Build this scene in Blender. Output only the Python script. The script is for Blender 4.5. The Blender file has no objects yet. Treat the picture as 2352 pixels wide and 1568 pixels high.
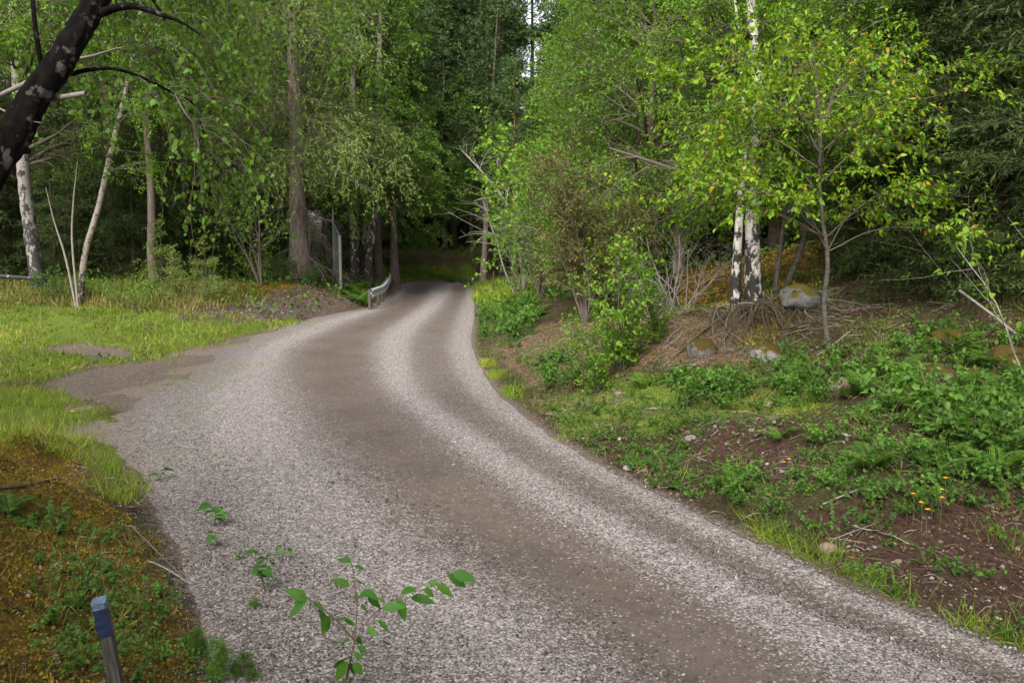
import bpy, math
import numpy as np
from mathutils import Vector, Matrix

# ------------------------------------------------------------------ camera, sky, sun, exposure
S = bpy.context.scene
W0, H0, F0 = 2352.0, 1568.0, 1960.0          # photo measured on a 2352 x 1568 view, focal length in those pixels
CAM_Z, HORIZON = 2.3, 560.0
TH = math.atan((H0 / 2 - HORIZON) / F0)
cam = bpy.data.cameras.new('camera')
cam.sensor_width = 36.0
cam.lens = 36.0 * F0 / W0
cam.clip_start = 0.05
cam.clip_end = 2000
cam_o = bpy.data.objects.new('camera', cam)
S.collection.objects.link(cam_o)
cam_o.location = (0, 0, CAM_Z)
cam_o.rotation_euler = (math.pi / 2 - TH, 0, 0)
S.camera = cam_o

SUN_EL, SUN_AZ = math.radians(44), math.radians(-162)   # azimuth clockwise from +Y; high, behind and to the left
world = bpy.data.worlds.new('World')
S.world = world
world.use_nodes = True
wn, wl = world.node_tree.nodes, world.node_tree.links
wn.clear()
sky = wn.new('ShaderNodeTexSky')
sky.sky_type = 'NISHITA'
sky.sun_disc = False
sky.sun_elevation = SUN_EL
sky.sun_rotation = SUN_AZ
sky.air_density = 1.0
sky.dust_density = 4.0
sky.ozone_density = 1.0
hs = wn.new('ShaderNodeHueSaturation')
hs.inputs['Saturation'].default_value = 0.22          # overcast: the cloud layer takes the blue out
bg = wn.new('ShaderNodeBackground')
bg.inputs['Strength'].default_value = 0.15
wo = wn.new('ShaderNodeOutputWorld')
wl.new(sky.outputs[0], hs.inputs['Color'])
wl.new(hs.outputs[0], bg.inputs['Color'])
wl.new(bg.outputs[0], wo.inputs['Surface'])

sun = bpy.data.lights.new('sun', 'SUN')
sun.energy = 1.5
sun.angle = math.radians(24)
sun.color = (1.0, 0.95, 0.87)
sun_o = bpy.data.objects.new('sun', sun)
S.collection.objects.link(sun_o)
sd = Vector((math.sin(SUN_AZ) * math.cos(SUN_EL), math.cos(SUN_AZ) * math.cos(SUN_EL), math.sin(SUN_EL)))
sun_o.rotation_euler = sd.to_track_quat('Z', 'Y').to_euler()
sun_o.location = sd * 60

S.view_settings.view_transform = 'Standard'
S.view_settings.look = 'None'
S.view_settings.gamma = 1.0
S.view_settings.exposure = 1.32
S.render.engine = 'CYCLES'
S.cycles.max_bounces = 5
S.cycles.diffuse_bounces = 3
S.cycles.glossy_bounces = 2
S.cycles.transmission_bounces = 3
S.cycles.transparent_max_bounces = 4
S.cycles.use_denoising = True

# ------------------------------------------------------------------ small helpers
C = S.collection
UP = np.array([0, 0, 1.0])
FW = np.array([0, math.cos(TH), -math.sin(TH)])
UV_ = np.array([0, math.sin(TH), math.cos(TH)])


def ray(px, py):
    return FW + np.array([1.0, 0, 0]) * ((px - W0 / 2) / F0) + UV_ * ((H0 / 2 - py) / F0)


def at(px, py, Y):
    """point on the view ray of a pixel at ground distance Y"""
    r = ray(px, py)
    return np.array([0, 0, CAM_Z]) + r * (Y / r[1])


def ground0(px, py):
    r = ray(px, py)
    return np.array([0, 0, CAM_Z]) + r * (CAM_Z / -r[2])


def project(P):
    """world -> photo pixel, used to carry ground-cover zones read off the photo on to the ground"""
    d = P - np.array([0, 0, CAM_Z])
    dep = np.maximum(d @ FW, 0.05)
    return W0 / 2 + d[:, 0] / dep * F0, H0 / 2 - (d @ UV_) / dep * F0


def _hash(ix, iy, seed):
    n = (ix.astype(np.int64) * 374761393 + iy.astype(np.int64) * 668265263 + seed * 1442695041) & 0x7fffffff
    n = ((n ^ (n >> 13)) * 1274126177) & 0x7fffffff
    return ((n ^ (n >> 16)) & 0xffff) / 65535.0


def vnoise(x, y, seed=0):
    x = np.asarray(x, float); y = np.asarray(y, float)
    ix, iy = np.floor(x), np.floor(y)
    fx, fy = x - ix, y - iy
    fx = fx * fx * (3 - 2 * fx); fy = fy * fy * (3 - 2 * fy)
    a = _hash(ix, iy, seed); b = _hash(ix + 1, iy, seed)
    c = _hash(ix, iy + 1, seed); d = _hash(ix + 1, iy + 1, seed)
    return (a + (b - a) * fx) * (1 - fy) + (c + (d - c) * fx) * fy - 0.5


def fbm(x, y, o=4, seed=0):
    s = 0; a = 1.0
    for i in range(o):
        s = s + a * vnoise(x * 2 ** i, y * 2 ** i, seed + i)
        a *= 0.5
    return s


def inpoly(px, py, poly):
    c = np.zeros(px.shape, bool)
    n = len(poly)
    for i in range(n):
        x1, y1 = poly[i]; x2, y2 = poly[i - 1]
        if y1 == y2:
            continue
        k = ((y1 > py) != (y2 > py)) & (px < (x2 - x1) * (py - y1) / (y2 - y1) + x1)
        c ^= k
    return c


def nrm(a):
    return a / np.maximum(np.linalg.norm(a, axis=-1, keepdims=True), 1e-9)


def smooth_line(pts, n):
    """Catmull-Rom resample of a coarse polyline"""
    p = np.asarray(pts, float)
    if len(p) == 2:
        t = np.linspace(0, 1, n)[:, None]
        return p[0] * (1 - t) + p[1] * t
    q = np.vstack([2 * p[0] - p[1], p, 2 * p[-1] - p[-2]])
    t = np.linspace(0, len(p) - 1 - 1e-6, n)
    i = t.astype(int); f = (t - i)[:, None]
    a, b, c, d = q[i], q[i + 1], q[i + 2], q[i + 3]
    return 0.5 * (2 * b + (c - a) * f + (2 * a - 5 * b + 4 * c - d) * f ** 2 + (3 * b - a - 3 * c + d) * f ** 3)


class MB:
    """collects numpy chunks of triangles / quads and links them as ONE mesh object"""

    def __init__(self):
        self.ch = []; self.nv = 0

    def add(self, V, F, mat=0, rnd=0.5, smooth=False):
        V = np.asarray(V, np.float32).reshape(-1, 3); F = np.asarray(F, np.int32)
        if len(F) == 0:
            return
        r = np.broadcast_to(np.asarray(rnd, np.float32), (len(F),))
        self.ch.append((V, F + self.nv, mat, r, smooth))
        self.nv += len(V)

    def mesh(self, name, mats, attrs=None):
        me = bpy.data.meshes.new(name)
        for m in mats:
            me.materials.append(m)
        if not self.ch:
            return me
        V = np.concatenate([c[0] for c in self.ch])
        me.vertices.add(len(V)); me.vertices.foreach_set('co', V.ravel())
        li = np.concatenate([c[1].ravel() for c in self.ch])
        tot = np.concatenate([np.full(len(c[1]), c[1].shape[1], np.int32) for c in self.ch])
        st = np.concatenate([[0], np.cumsum(tot)[:-1]]).astype(np.int32)
        me.loops.add(len(li)); me.loops.foreach_set('vertex_index', li.astype(np.int32))
        me.polygons.add(len(tot))
        me.polygons.foreach_set('loop_start', st)
        me.polygons.foreach_set('material_index', np.concatenate([np.full(len(c[1]), c[2], np.int32) for c in self.ch]))
        me.polygons.foreach_set('use_smooth', np.concatenate([np.full(len(c[1]), c[4], bool) for c in self.ch]))
        a = me.attributes.new('rnd', 'FLOAT', 'FACE')
        a.data.foreach_set('value', np.concatenate([c[3] for c in self.ch]).astype(np.float32))
        if attrs:
            for k, v in attrs.items():
                a = me.attributes.new(k, 'FLOAT', 'POINT')
                a.data.foreach_set('value', np.asarray(v, np.float32))
        me.update(calc_edges=True)
        return me

    def build(self, name, mats, parent=None, attrs=None, loc=None):
        return link(name, self.mesh(name, mats if isinstance(mats, (list, tuple)) else [mats], attrs), parent, loc)


def link(name, data, parent=None, loc=None):
    o = bpy.data.objects.new(name, data)
    C.objects.link(o)
    if parent is not None:
        o.parent = parent
    if loc is not None:
        o.location = loc
    return o


def tag(o, label=None, cat=None, group=None, kind=None):
    if label: o['label'] = label
    if cat: o['category'] = cat
    if group: o['group'] = group
    if kind: o['kind'] = kind
    return o


def thing(name, label, cat, loc=(0, 0, 0), rz=0, group=None, scale=1.0, lean=(0, 0)):
    o = link(name, None)
    o.empty_display_size = 0.2
    o.location = loc
    o.rotation_euler = (lean[0], lean[1], rz)
    o.scale = (scale,) * 3 if np.isscalar(scale) else scale
    return tag(o, label, cat, group)


def tubes(mb, P, R, sides=5, mat=0, rnd=0.5, smooth=True):
    """P (N,K,3) polylines, R (N,K) radii -> tubes, all in one go"""
    P = np.asarray(P, float); R = np.asarray(R, float)
    if P.ndim == 2:
        P = P[None]; R = R[None]
    N, K, _ = P.shape
    if N == 0:
        return
    T = np.empty_like(P)
    T[:, 1:-1] = P[:, 2:] - P[:, :-2]
    T[:, 0] = P[:, 1] - P[:, 0]; T[:, -1] = P[:, -1] - P[:, -2]
    T = nrm(T)
    av = nrm(T.mean(1))
    ref = np.where(np.abs(av[:, 2:3]) > 0.8, np.array([[1.0, 0, 0]]), np.array([[0, 0, 1.0]]))
    n1 = nrm(ref[:, None] - (T * ref[:, None]).sum(-1, keepdims=True) * T)
    n2 = np.cross(T, n1)
    a = np.arange(sides) / sides * 2 * math.pi
    V = P[:, :, None] + R[:, :, None, None] * (n1[:, :, None] * np.cos(a)[:, None] + n2[:, :, None] * np.sin(a)[:, None])
    k = np.arange(K - 1)[:, None] * sides
    j = np.arange(sides)[None]
    j2 = (j + 1) % sides
    q = np.stack([k + j, k + j2, k + sides + j2, k + sides + j], -1).reshape(-1, 4)
    F = (q[None] + (np.arange(N) * K * sides)[:, None, None]).reshape(-1, 4)
    mb.add(V, F, mat, np.repeat(np.broadcast_to(rnd, (N,)), len(q)), smooth)


def grow(rng, P, R, n, t0, t1, ang, length, K=5, grav=0.0, wob=0.1, rmul=0.5, flat=0.0, tb=1.0, rmin=0.002, zup=0.0):
    """side branches off the parent polylines P"""
    N, K0, _ = P.shape
    pl = np.linalg.norm(P[:, -1] - P[:, 0], axis=-1)
    pi = rng.choice(N, n, p=pl / pl.sum())
    s = rng.random(n) ** tb
    t = t0 + (t1 - t0) * s
    f = np.clip(t * (K0 - 1), 0, K0 - 1.001); i = f.astype(int); w = (f - i)[:, None]
    pos = P[pi, i] * (1 - w) + P[pi, i + 1] * w
    tan = nrm(P[pi, i + 1] - P[pi, i])
    rad = R[pi, i] * (1 - w[:, 0]) + R[pi, i + 1] * w[:, 0]
    r = rng.normal(size=(n, 3)); r[:, 2] = r[:, 2] * (1 - flat) + zup
    r = nrm(r - (r * tan).sum(-1, keepdims=True) * tan)
    a = (ang(t) if callable(ang) else ang) + rng.normal(size=n) * 0.15
    d = np.cos(a)[:, None] * tan + np.sin(a)[:, None] * r
    L = (length(t) if callable(length) else length) * rng.uniform(0.65, 1.2, n)
    out = np.empty((n, K, 3)); out[:, 0] = pos
    for k in range(1, K):
        pos = pos + d * (L / (K - 1))[:, None]
        out[:, k] = pos
        d = nrm(d + UP * grav / (K - 1) + rng.normal(size=(n, 3)) * wob)
    r0 = np.maximum(np.minimum(rad * rmul, L * 0.03), rmin)
    Rr = r0[:, None] * np.linspace(1, 0.35, K)[None]
    return out, np.maximum(Rr, rmin * 0.6), t


LEAF2 = (np.array([[0, 0, 0], [-.32, .42, .09], [0, 1, -.08], [.32, .42, .09]]), np.array([[0, 2, 1], [0, 3, 2]]))
NEEDLE = (np.array([[0, 0, 0], [-.13, .5, .03], [0, 1, 0], [.13, .5, .03]]), np.array([[0, 2, 1], [0, 3, 2]]))
BLADE = (np.array([[-.03, 0, 0], [.03, 0, 0], [.022, .5, 0.03], [-.022, .5, .03], [0, 1, -.06]]), None)


def big_leaf(wid=0.3, fold=0.10, droop=0.18, pts=(.0, .16, .36, .58, .80, 1.0), prof=(0.02, .72, 1.0, .86, .45, 0.0)):
    """ovate leaf with a midrib: pairs of quads either side"""
    V = []; F = []
    for i, (t, p) in enumerate(zip(pts, prof)):
        z = -droop * t * t
        V += [[-wid * p, t, z + fold * p], [0, t, z], [wid * p, t, z + fold * p]]
    for i in range(len(pts) - 1):
        a = i * 3
        F += [[a, a + 1, a + 4, a + 3], [a + 1, a + 2, a + 5, a + 4]]
    return np.array(V), np.array(F)


LEAF6 = big_leaf(pts=(0, .3, .65, 1), prof=(.03, 1, .75, 0), wid=.31, fold=.1, droop=.16)
LEAF4 = (np.array([[0, 0, 0], [-.24, .3, .05], [.24, .3, .05], [-.2, .62, .01], [.2, .62, .01], [0, 1, -.14]]), np.array([[0, 2, 1], [1, 2, 4], [1, 4, 3], [3, 4, 5]]))
LEAFHEART = big_leaf(pts=(0, .22, .5, 1), prof=(.25, 1, .75, 0), wid=.38, fold=.08, droop=.2)


def put(mb, tm, pos, ydir, up, size, mat=0, rnd=None, rng=None, smooth=False):
    """copies of a template: y axis along ydir, z towards up"""
    V, F = tm
    y = nrm(ydir)
    x = nrm(np.cross(y, up)); z = np.cross(x, y)
    sz = np.broadcast_to(size, (len(pos),))[:, None]
    M = np.stack([x, y, z], 1) * sz[..., None]
    out = pos[:, None] + np.einsum('vk,nkj->nvj', V, M)
    FF = (F[None] + (np.arange(len(pos)) * len(V))[:, None, None]).reshape(-1, F.shape[1])
    r = np.repeat(rnd, len(F)) if rnd is not None else 0.5
    mb.add(out, FF, mat, r, smooth)


def along(rng, P, per, t0=0.15, t1=1.0):
    N, K, _ = P.shape
    n = N * per
    pi = np.repeat(np.arange(N), per)
    f = np.clip((t0 + (t1 - t0) * rng.random(n)) * (K - 1), 0, K - 1.001)
    i = f.astype(int); w = (f - i)[:, None]
    return P[pi, i] * (1 - w) + P[pi, i + 1] * w, nrm(P[pi, i + 1] - P[pi, i]), pi


def leaves(mb, rng, P, per, size, mat, tm=LEAF2, spread=0.9, droop=0.3, upb=0.9, t0=0.15, jit=0.05):
    pos, tan, pi = along(rng, P, per, t0)
    n = len(pos)
    pos = pos + rng.normal(size=(n, 3)) * jit
    y = nrm(tan * 0.6 + rng.normal(size=(n, 3)) * spread - UP * droop)
    up = nrm(UP * upb + rng.normal(size=(n, 3)) * 0.6)
    clump = rng.random(len(P))[pi]
    r = np.clip(0.55 * clump + 0.45 * rng.random(n), 0, 1)
    put(mb, tm, pos, y, up, size * rng.uniform(.65, 1.2, n), mat, r)


# ------------------------------------------------------------------ materials
def M_(name):
    m = bpy.data.materials.new(name); m.use_nodes = True
    nt = m.node_tree
    return m, nt, nt.nodes, nt.links, nt.nodes['Principled BSDF']


def ramp(nt, stops, interp='LINEAR'):
    r = nt.nodes.new('ShaderNodeValToRGB')
    r.color_ramp.interpolation = interp
    e = r.color_ramp.elements
    while len(e) < len(stops):
        e.new(0.5)
    for k, (p, c) in zip(e, stops):
        k.position = p
        k.color = (c[0], c[1], c[2], 1) if not np.isscalar(c) else (c, c, c, 1)
    return r


def node(nt, t, **kw):
    n = nt.nodes.new(t)
    for k, v in kw.items():
        if k in n.inputs:
            n.inputs[k].default_value = v
        else:
            setattr(n, k, v)
    return n


def mixc(nt, fac, a, b, typ='MIX'):
    m = nt.nodes.new('ShaderNodeMix'); m.data_type = 'RGBA'; m.blend_type = typ
    for s, v in ((m.inputs[0], fac), (m.inputs[6], a), (m.inputs[7], b)):
        if hasattr(v, 'links'):
            nt.links.new(v, s)
        elif np.isscalar(v):
            s.default_value = v
        else:
            s.default_value = (v[0], v[1], v[2], 1)
    return m.outputs[2]


def attr(nt, name):
    a = nt.nodes.new('ShaderNodeAttribute'); a.attribute_name = name
    return a.outputs['Fac']


def leaf_mat(name, cols, rough=0.5, trans=0.40, spec=0.22, tint=(1.25, 1.15, 0.35), var=0.25):
    m, nt, N, L, p = M_(name)
    r = ramp(nt, [(i / (len(cols) - 1), c) for i, c in enumerate(cols)])
    L.new(attr(nt, 'rnd'), r.inputs[0])
    oi = N.new('ShaderNodeObjectInfo')
    h = N.new('ShaderNodeHueSaturation')
    mr = node(nt, 'ShaderNodeMapRange'); mr.inputs[3].default_value = 1 - var; mr.inputs[4].default_value = 1 + var
    L.new(oi.outputs['Random'], mr.inputs[0]); L.new(mr.outputs[0], h.inputs['Value'])
    L.new(r.outputs[0], h.inputs['Color'])
    L.new(h.outputs[0], p.inputs['Base Color'])
    p.inputs['Roughness'].default_value = rough
    p.inputs['Specular IOR Level'].default_value = spec
    t = N.new('ShaderNodeBsdfTranslucent')
    L.new(mixc(nt, 1.0, h.outputs[0], tint, 'MULTIPLY'), t.inputs[0])
    mx = N.new('ShaderNodeMixShader'); mx.inputs[0].default_value = trans
    L.new(p.outputs[0], mx.inputs[1]); L.new(t.outputs[0], mx.inputs[2])
    L.new(mx.outputs[0], N['Material Output'].inputs[0])
    return m


def bark_mat(name, c1, c2, c3=None, scale=(14, 14, 3), bump=0.5, rough=0.9, lichen=None, lscale=5, lthr=(.55, .65)):
    m, nt, N, L, p = M_(name)
    tc = N.new('ShaderNodeTexCoord')
    mp = N.new('ShaderNodeMapping'); mp.inputs['Scale'].default_value = scale
    L.new(tc.outputs['Object'], mp.inputs[0])
    n1 = node(nt, 'ShaderNodeTexNoise', Scale=1.0, Detail=6.0, Roughness=0.7)
    L.new(mp.outputs[0], n1.inputs[0])
    r = ramp(nt, [(.32, c1), (.55, c2), (.72, c3 or c2)])
    L.new(n1.outputs[0], r.inputs[0])
    col = r.outputs[0]
    if lichen:
        n2 = node(nt, 'ShaderNodeTexNoise', Scale=lscale, Detail=5.0, Roughness=.65)
        L.new(tc.outputs['Object'], n2.inputs[0])
        r2 = ramp(nt, [(lthr[0], 0.0), (lthr[1], 1.0)])
        L.new(n2.outputs[0], r2.inputs[0])
        col = mixc(nt, r2.outputs[0], col, lichen)
    L.new(col, p.inputs['Base Color'])
    p.inputs['Roughness'].default_value = rough; p.inputs['Specular IOR Level'].default_value = .08
    b = node(nt, 'ShaderNodeBump', Strength=bump, Distance=0.03)
    L.new(n1.outputs[0], b.inputs['Height']); L.new(b.outputs[0], p.inputs['Normal'])
    return m


def birch_bark(name, dark_to=1.6, base=(.62, .58, .52), amount=.5):
    m, nt, N, L, p = M_(name)
    tc = N.new('ShaderNodeTexCoord')
    mp = N.new('ShaderNodeMapping'); mp.inputs['Scale'].default_value = (5, 5, 26)
    L.new(tc.outputs['Object'], mp.inputs[0])
    n1 = node(nt, 'ShaderNodeTexNoise', Scale=1.0, Detail=4.0, Roughness=.6)
    L.new(mp.outputs[0], n1.inputs[0])
    mp2 = N.new('ShaderNodeMapping'); mp2.inputs['Scale'].default_value = (6.5, 6.5, 3.6)
    L.new(tc.outputs['Object'], mp2.inputs[0])
    n2 = node(nt, 'ShaderNodeTexNoise', Scale=1.0, Detail=5.0, Roughness=.65)
    L.new(mp2.outputs[0], n2.inputs[0])
    sx = N.new('ShaderNodeSeparateXYZ'); L.new(tc.outputs['Object'], sx.inputs[0])
    mr = node(nt, 'ShaderNodeMapRange'); mr.inputs[1].default_value = 0; mr.inputs[2].default_value = dark_to
    mr.inputs[3].default_value = .22; mr.inputs[4].default_value = 0.0
    L.new(sx.outputs[2], mr.inputs[0])
    ad = node(nt, 'ShaderNodeMath', operation='ADD'); L.new(n2.outputs[0], ad.inputs[0]); L.new(mr.outputs[0], ad.inputs[1])
    r2 = ramp(nt, [(.56, 0.0), (.62, 1.0)]); L.new(ad.outputs[0], r2.inputs[0])
    r1 = ramp(nt, [(.36, (.03, .025, .02)), (.43, base), (.62, tuple(.78 * c for c in base)), (.8, base)])
    L.new(n1.outputs[0], r1.inputs[0])
    col = mixc(nt, r2.outputs[0], r1.outputs[0], (.028, .024, .02))
    L.new(col, p.inputs['Base Color']); p.inputs['Roughness'].default_value = .75
    b = node(nt, 'ShaderNodeBump', Strength=.5, Distance=.02); L.new(ad.outputs[0], b.inputs['Height'])
    b.invert = False
    L.new(b.outputs[0], p.inputs['Normal'])
    return m


def stone_mat(name, a, b, moss=None, mthr=(.5, .6)):
    m, nt, N, L, p = M_(name)
    tc = N.new('ShaderNodeTexCoord'); oi = N.new('ShaderNodeObjectInfo')
    n1 = node(nt, 'ShaderNodeTexNoise', Scale=9.0, Detail=6.0, Roughness=.7)
    L.new(tc.outputs['Object'], n1.inputs[0])
    r = ramp(nt, [(.3, a), (.7, b)]); L.new(n1.outputs[0], r.inputs[0])
    h = N.new('ShaderNodeHueSaturation'); mr = node(nt, 'ShaderNodeMapRange'); mr.inputs[3].default_value = .6; mr.inputs[4].default_value = 1.25
    L.new(oi.outputs['Random'], mr.inputs[0]); L.new(mr.outputs[0], h.inputs['Value']); L.new(r.outputs[0], h.inputs['Color'])
    col = h.outputs[0]
    if moss:
        g = N.new('ShaderNodeNewGeometry'); sx = N.new('ShaderNodeSeparateXYZ'); L.new(g.outputs['Normal'], sx.inputs[0])
        n2 = node(nt, 'ShaderNodeTexNoise', Scale=3.0, Detail=4.0); L.new(tc.outputs['Object'], n2.inputs[0])
        mu = node(nt, 'ShaderNodeMath', operation='MULTIPLY_ADD'); mu.inputs[1].default_value = .35; L.new(sx.outputs[2], mu.inputs[0]); L.new(n2.outputs[0], mu.inputs[2])
        r3 = ramp(nt, [(mthr[0], 0.0), (mthr[1], 1.0)]); L.new(mu.outputs[0], r3.inputs[0])
        col = mixc(nt, r3.outputs[0], col, moss)
    L.new(col, p.inputs['Base Color']); p.inputs['Roughness'].default_value = .9; p.inputs['Specular IOR Level'].default_value = .15
    bp = node(nt, 'ShaderNodeBump', Strength=.6, Distance=.02); L.new(n1.outputs[0], bp.inputs['Height']); L.new(bp.outputs[0], p.inputs['Normal'])
    return m


def plain(name, c, rough=.7, metal=0.0, nscale=30, var=.35, bump=.15):
    m, nt, N, L, p = M_(name)
    tc = N.new('ShaderNodeTexCoord')
    n1 = node(nt, 'ShaderNodeTexNoise', Scale=nscale, Detail=5.0, Roughness=.65); L.new(tc.outputs['Object'], n1.inputs[0])
    r = ramp(nt, [(.25, tuple(x * (1 - var) for x in c)), (.75, tuple(x * (1 + var) for x in c))]); L.new(n1.outputs[0], r.inputs[0])
    L.new(r.outputs[0], p.inputs['Base Color']); p.inputs['Roughness'].default_value = rough; p.inputs['Metallic'].default_value = metal
    bp = node(nt, 'ShaderNodeBump', Strength=bump, Distance=.01); L.new(n1.outputs[0], bp.inputs['Height']); L.new(bp.outputs[0], p.inputs['Normal'])
    return m


def rnd_mat(name, cols, rough=.8, spec=.3):
    m, nt, N, L, p = M_(name)
    r = ramp(nt, [(i / (len(cols) - 1), c) for i, c in enumerate(cols)])
    L.new(attr(nt, 'rnd'), r.inputs[0]); L.new(r.outputs[0], p.inputs['Base Color'])
    p.inputs['Roughness'].default_value = rough; p.inputs['Specular IOR Level'].default_value = spec
    return m


L_BIRCH = leaf_mat('leaf_birch', [(.085, .185, .018), (.13, .255, .02), (.20, .32, .026)], trans=.44)
L_BIRCH_D = leaf_mat('leaf_birch_dark', [(.07, .16, .022), (.11, .22, .025), (.17, .28, .028)])
L_FAR = leaf_mat('leaf_far', [(.085, .18, .028), (.125, .245, .032), (.18, .30, .038)])
L_BUSH = leaf_mat('leaf_bush', [(.08, .17, .018), (.13, .25, .022), (.20, .32, .035)])
L_CHERRY = leaf_mat('leaf_cherry', [(.075, .17, .012), (.14, .265, .014), (.22, .33, .018), (.32, .23, .025)], trans=.42)
L_SPRUCE = leaf_mat('needle_spruce', [(.025, .045, .010), (.042, .072, .013), (.07, .11, .018)], rough=.6, trans=.12, spec=.25)
L_FIRFAR = leaf_mat('needle_far', [(.035, .068, .020), (.055, .098, .025), (.08, .135, .032)], rough=.6, trans=.12, spec=.25)
L_LARCH = leaf_mat('needle_larch', [(.12, .18, .04), (.17, .24, .05), (.24, .31, .065)], rough=.55, trans=.3, spec=.3)
L_JUNIPER = leaf_mat('needle_juniper', [(.07, .09, .02), (.11, .12, .028), (.19, .14, .045)], rough=.6, trans=.12)
L_HERB = leaf_mat('leaf_herb', [(.05, .12, .02), (.08, .17, .03), (.13, .23, .03)])
L_RASP = leaf_mat('leaf_raspberry', [(.05, .13, .022), (.085, .19, .028), (.14, .26, .036)], spec=.25)
L_FERN = leaf_mat('leaf_fern', [(.06, .14, .02), (.09, .19, .025), (.13, .24, .03)])
L_SAP = leaf_mat('leaf_sapling', [(.028, .10, .012), (.045, .135, .015), (.075, .185, .02)], var=.25, trans=.25)
L_GRASS = leaf_mat('grass_blade', [(.10, .17, .016), (.18, .27, .02), (.33, .32, .06)], trans=.3, spec=.3)
L_GRASSD = leaf_mat('grass_blade_dry', [(.10, .13, .02), (.20, .19, .05), (.32, .25, .10)], trans=.3, spec=.3)
L_MOSS = rnd_mat('moss_sprig', [(.055, .037, .013), (.13, .11, .014), (.20, .105, .012), (.18, .16, .018), (.28, .175, .02)], .9, .1)
L_MOSSLIT = rnd_mat('moss_ochre_lit', [(.16, .09, .02), (.30, .19, .03), (.26, .21, .035), (.42, .30, .08)], .9, .1)  # ochre moss made paler: the bright light on the slope is in its colour
B_BIRCH = birch_bark('bark_birch')
B_BIRCH2 = birch_bark('bark_birch_thin', 1.5, (.30, .255, .205))
B_BIRCHM = birch_bark('bark_birch_far', 5.0, (.40, .36, .31))
B_BIRCHD = birch_bark('bark_birch_grey', 4.0, (.30, .27, .235))
B_SPRUCE = bark_mat('bark_spruce', (.03, .022, .016), (.075, .055, .042), (.12, .09, .07))
B_LARCH = bark_mat('bark_larch', (.08, .06, .052), (.19, .15, .135), (.27, .215, .195), scale=(10, 10, 2.2), bump=.9)
B_PINE = bark_mat('bark_pine', (.10, .075, .065), (.21, .16, .14), (.30, .235, .21))
B_PINER = bark_mat('bark_pine_red', (.10, .045, .03), (.24, .11, .07), (.30, .15, .10))
B_TWIG = plain('bark_twig', (.09, .07, .05), .85)
B_GREY = plain('bark_grey_twig', (.22, .19, .165), .85)
B_DEAD = plain('bark_dead', (.13, .105, .085), .9)
B_LEAN = bark_mat('bark_leaning', (.003, .0024, .002), (.007, .0055, .0045), (.016, .013, .011), scale=(16, 16, 4.5), bump=.9,
                  lichen=(.075, .067, .058), lscale=9, lthr=(.56, .62))
B_SAPL = bark_mat('bark_cherry', (.05, .046, .038), (.095, .088, .075), (.15, .14, .12), scale=(10, 10, 30), bump=.2,
                  lichen=(.045, .05, .035), lscale=9)
STEM = plain('green_stem', (.10, .13, .04), .6)
STEMB = plain('brown_stem', (.13, .085, .05), .7)

# ------------------------------------------------------------------ the lie of the land
# lines of the road read off the photo (pixel row: left gravel edge, main track left / right, ridge, right edge)
ROWS = [(1568, 520, 1480, 1890, 2230, 2500), (1484, 490, 1400, 1800, 2040, 2280), (1384, 465, 1260, 1620, 1800, 2030),
        (1213, 385, 960, 1310, 1460, 1655), (1128, 338, 870, 1170, 1300, 1490), (1050, 300, 795, 1065, 1175, 1345),
        (1000, 285, 740, 1000, 1100, 1262), (950, 300, 705, 935, 1025, 1195), (900, 360, 672, 880, 960, 1137),
        (850, 470, 660, 855, 940, 1103), (800, 530, 675, 850, 935, 1080), (770, 600, 735, 865, 945, 1080),
        (740, 690, 800, 905, 970, 1085), (722, 765, 850, 935, 990, 1087), (708, 848, 885, 955, 1005, 1088),
        (680, 893, 920, 980, 1030, 1090), (662, 900, 940, 990, 1040, 1090)]
_rd = []
for r in ROWS:
    g = [ground0(x, r[0]) for x in r[1:]]
    _rd.append([g[0][1]] + [q[0] for q in g])
_rd.sort()
_rd = np.array(_rd)
_e0 = _rd[0] - (_rd[1] - _rd[0]) / (_rd[1, 0] - _rd[0, 0]) * (_rd[0, 0] + 1.0)
_end = [[49, -6.9, -5.6, -4.6, -3.4, -1.6], [51.5, -6.0, -4.6, -3.2, -1.2, 2.0], [54, -2.8, -.4, 2.0, 5, 9], [57, 4, 8, 11, 15, 20], [60, 16, 19, 22, 26, 32]]
ROAD = np.vstack([_e0, _rd, _end])


def edge(y, k):
    return np.interp(y, ROAD[:, 0], ROAD[:, k])


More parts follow.
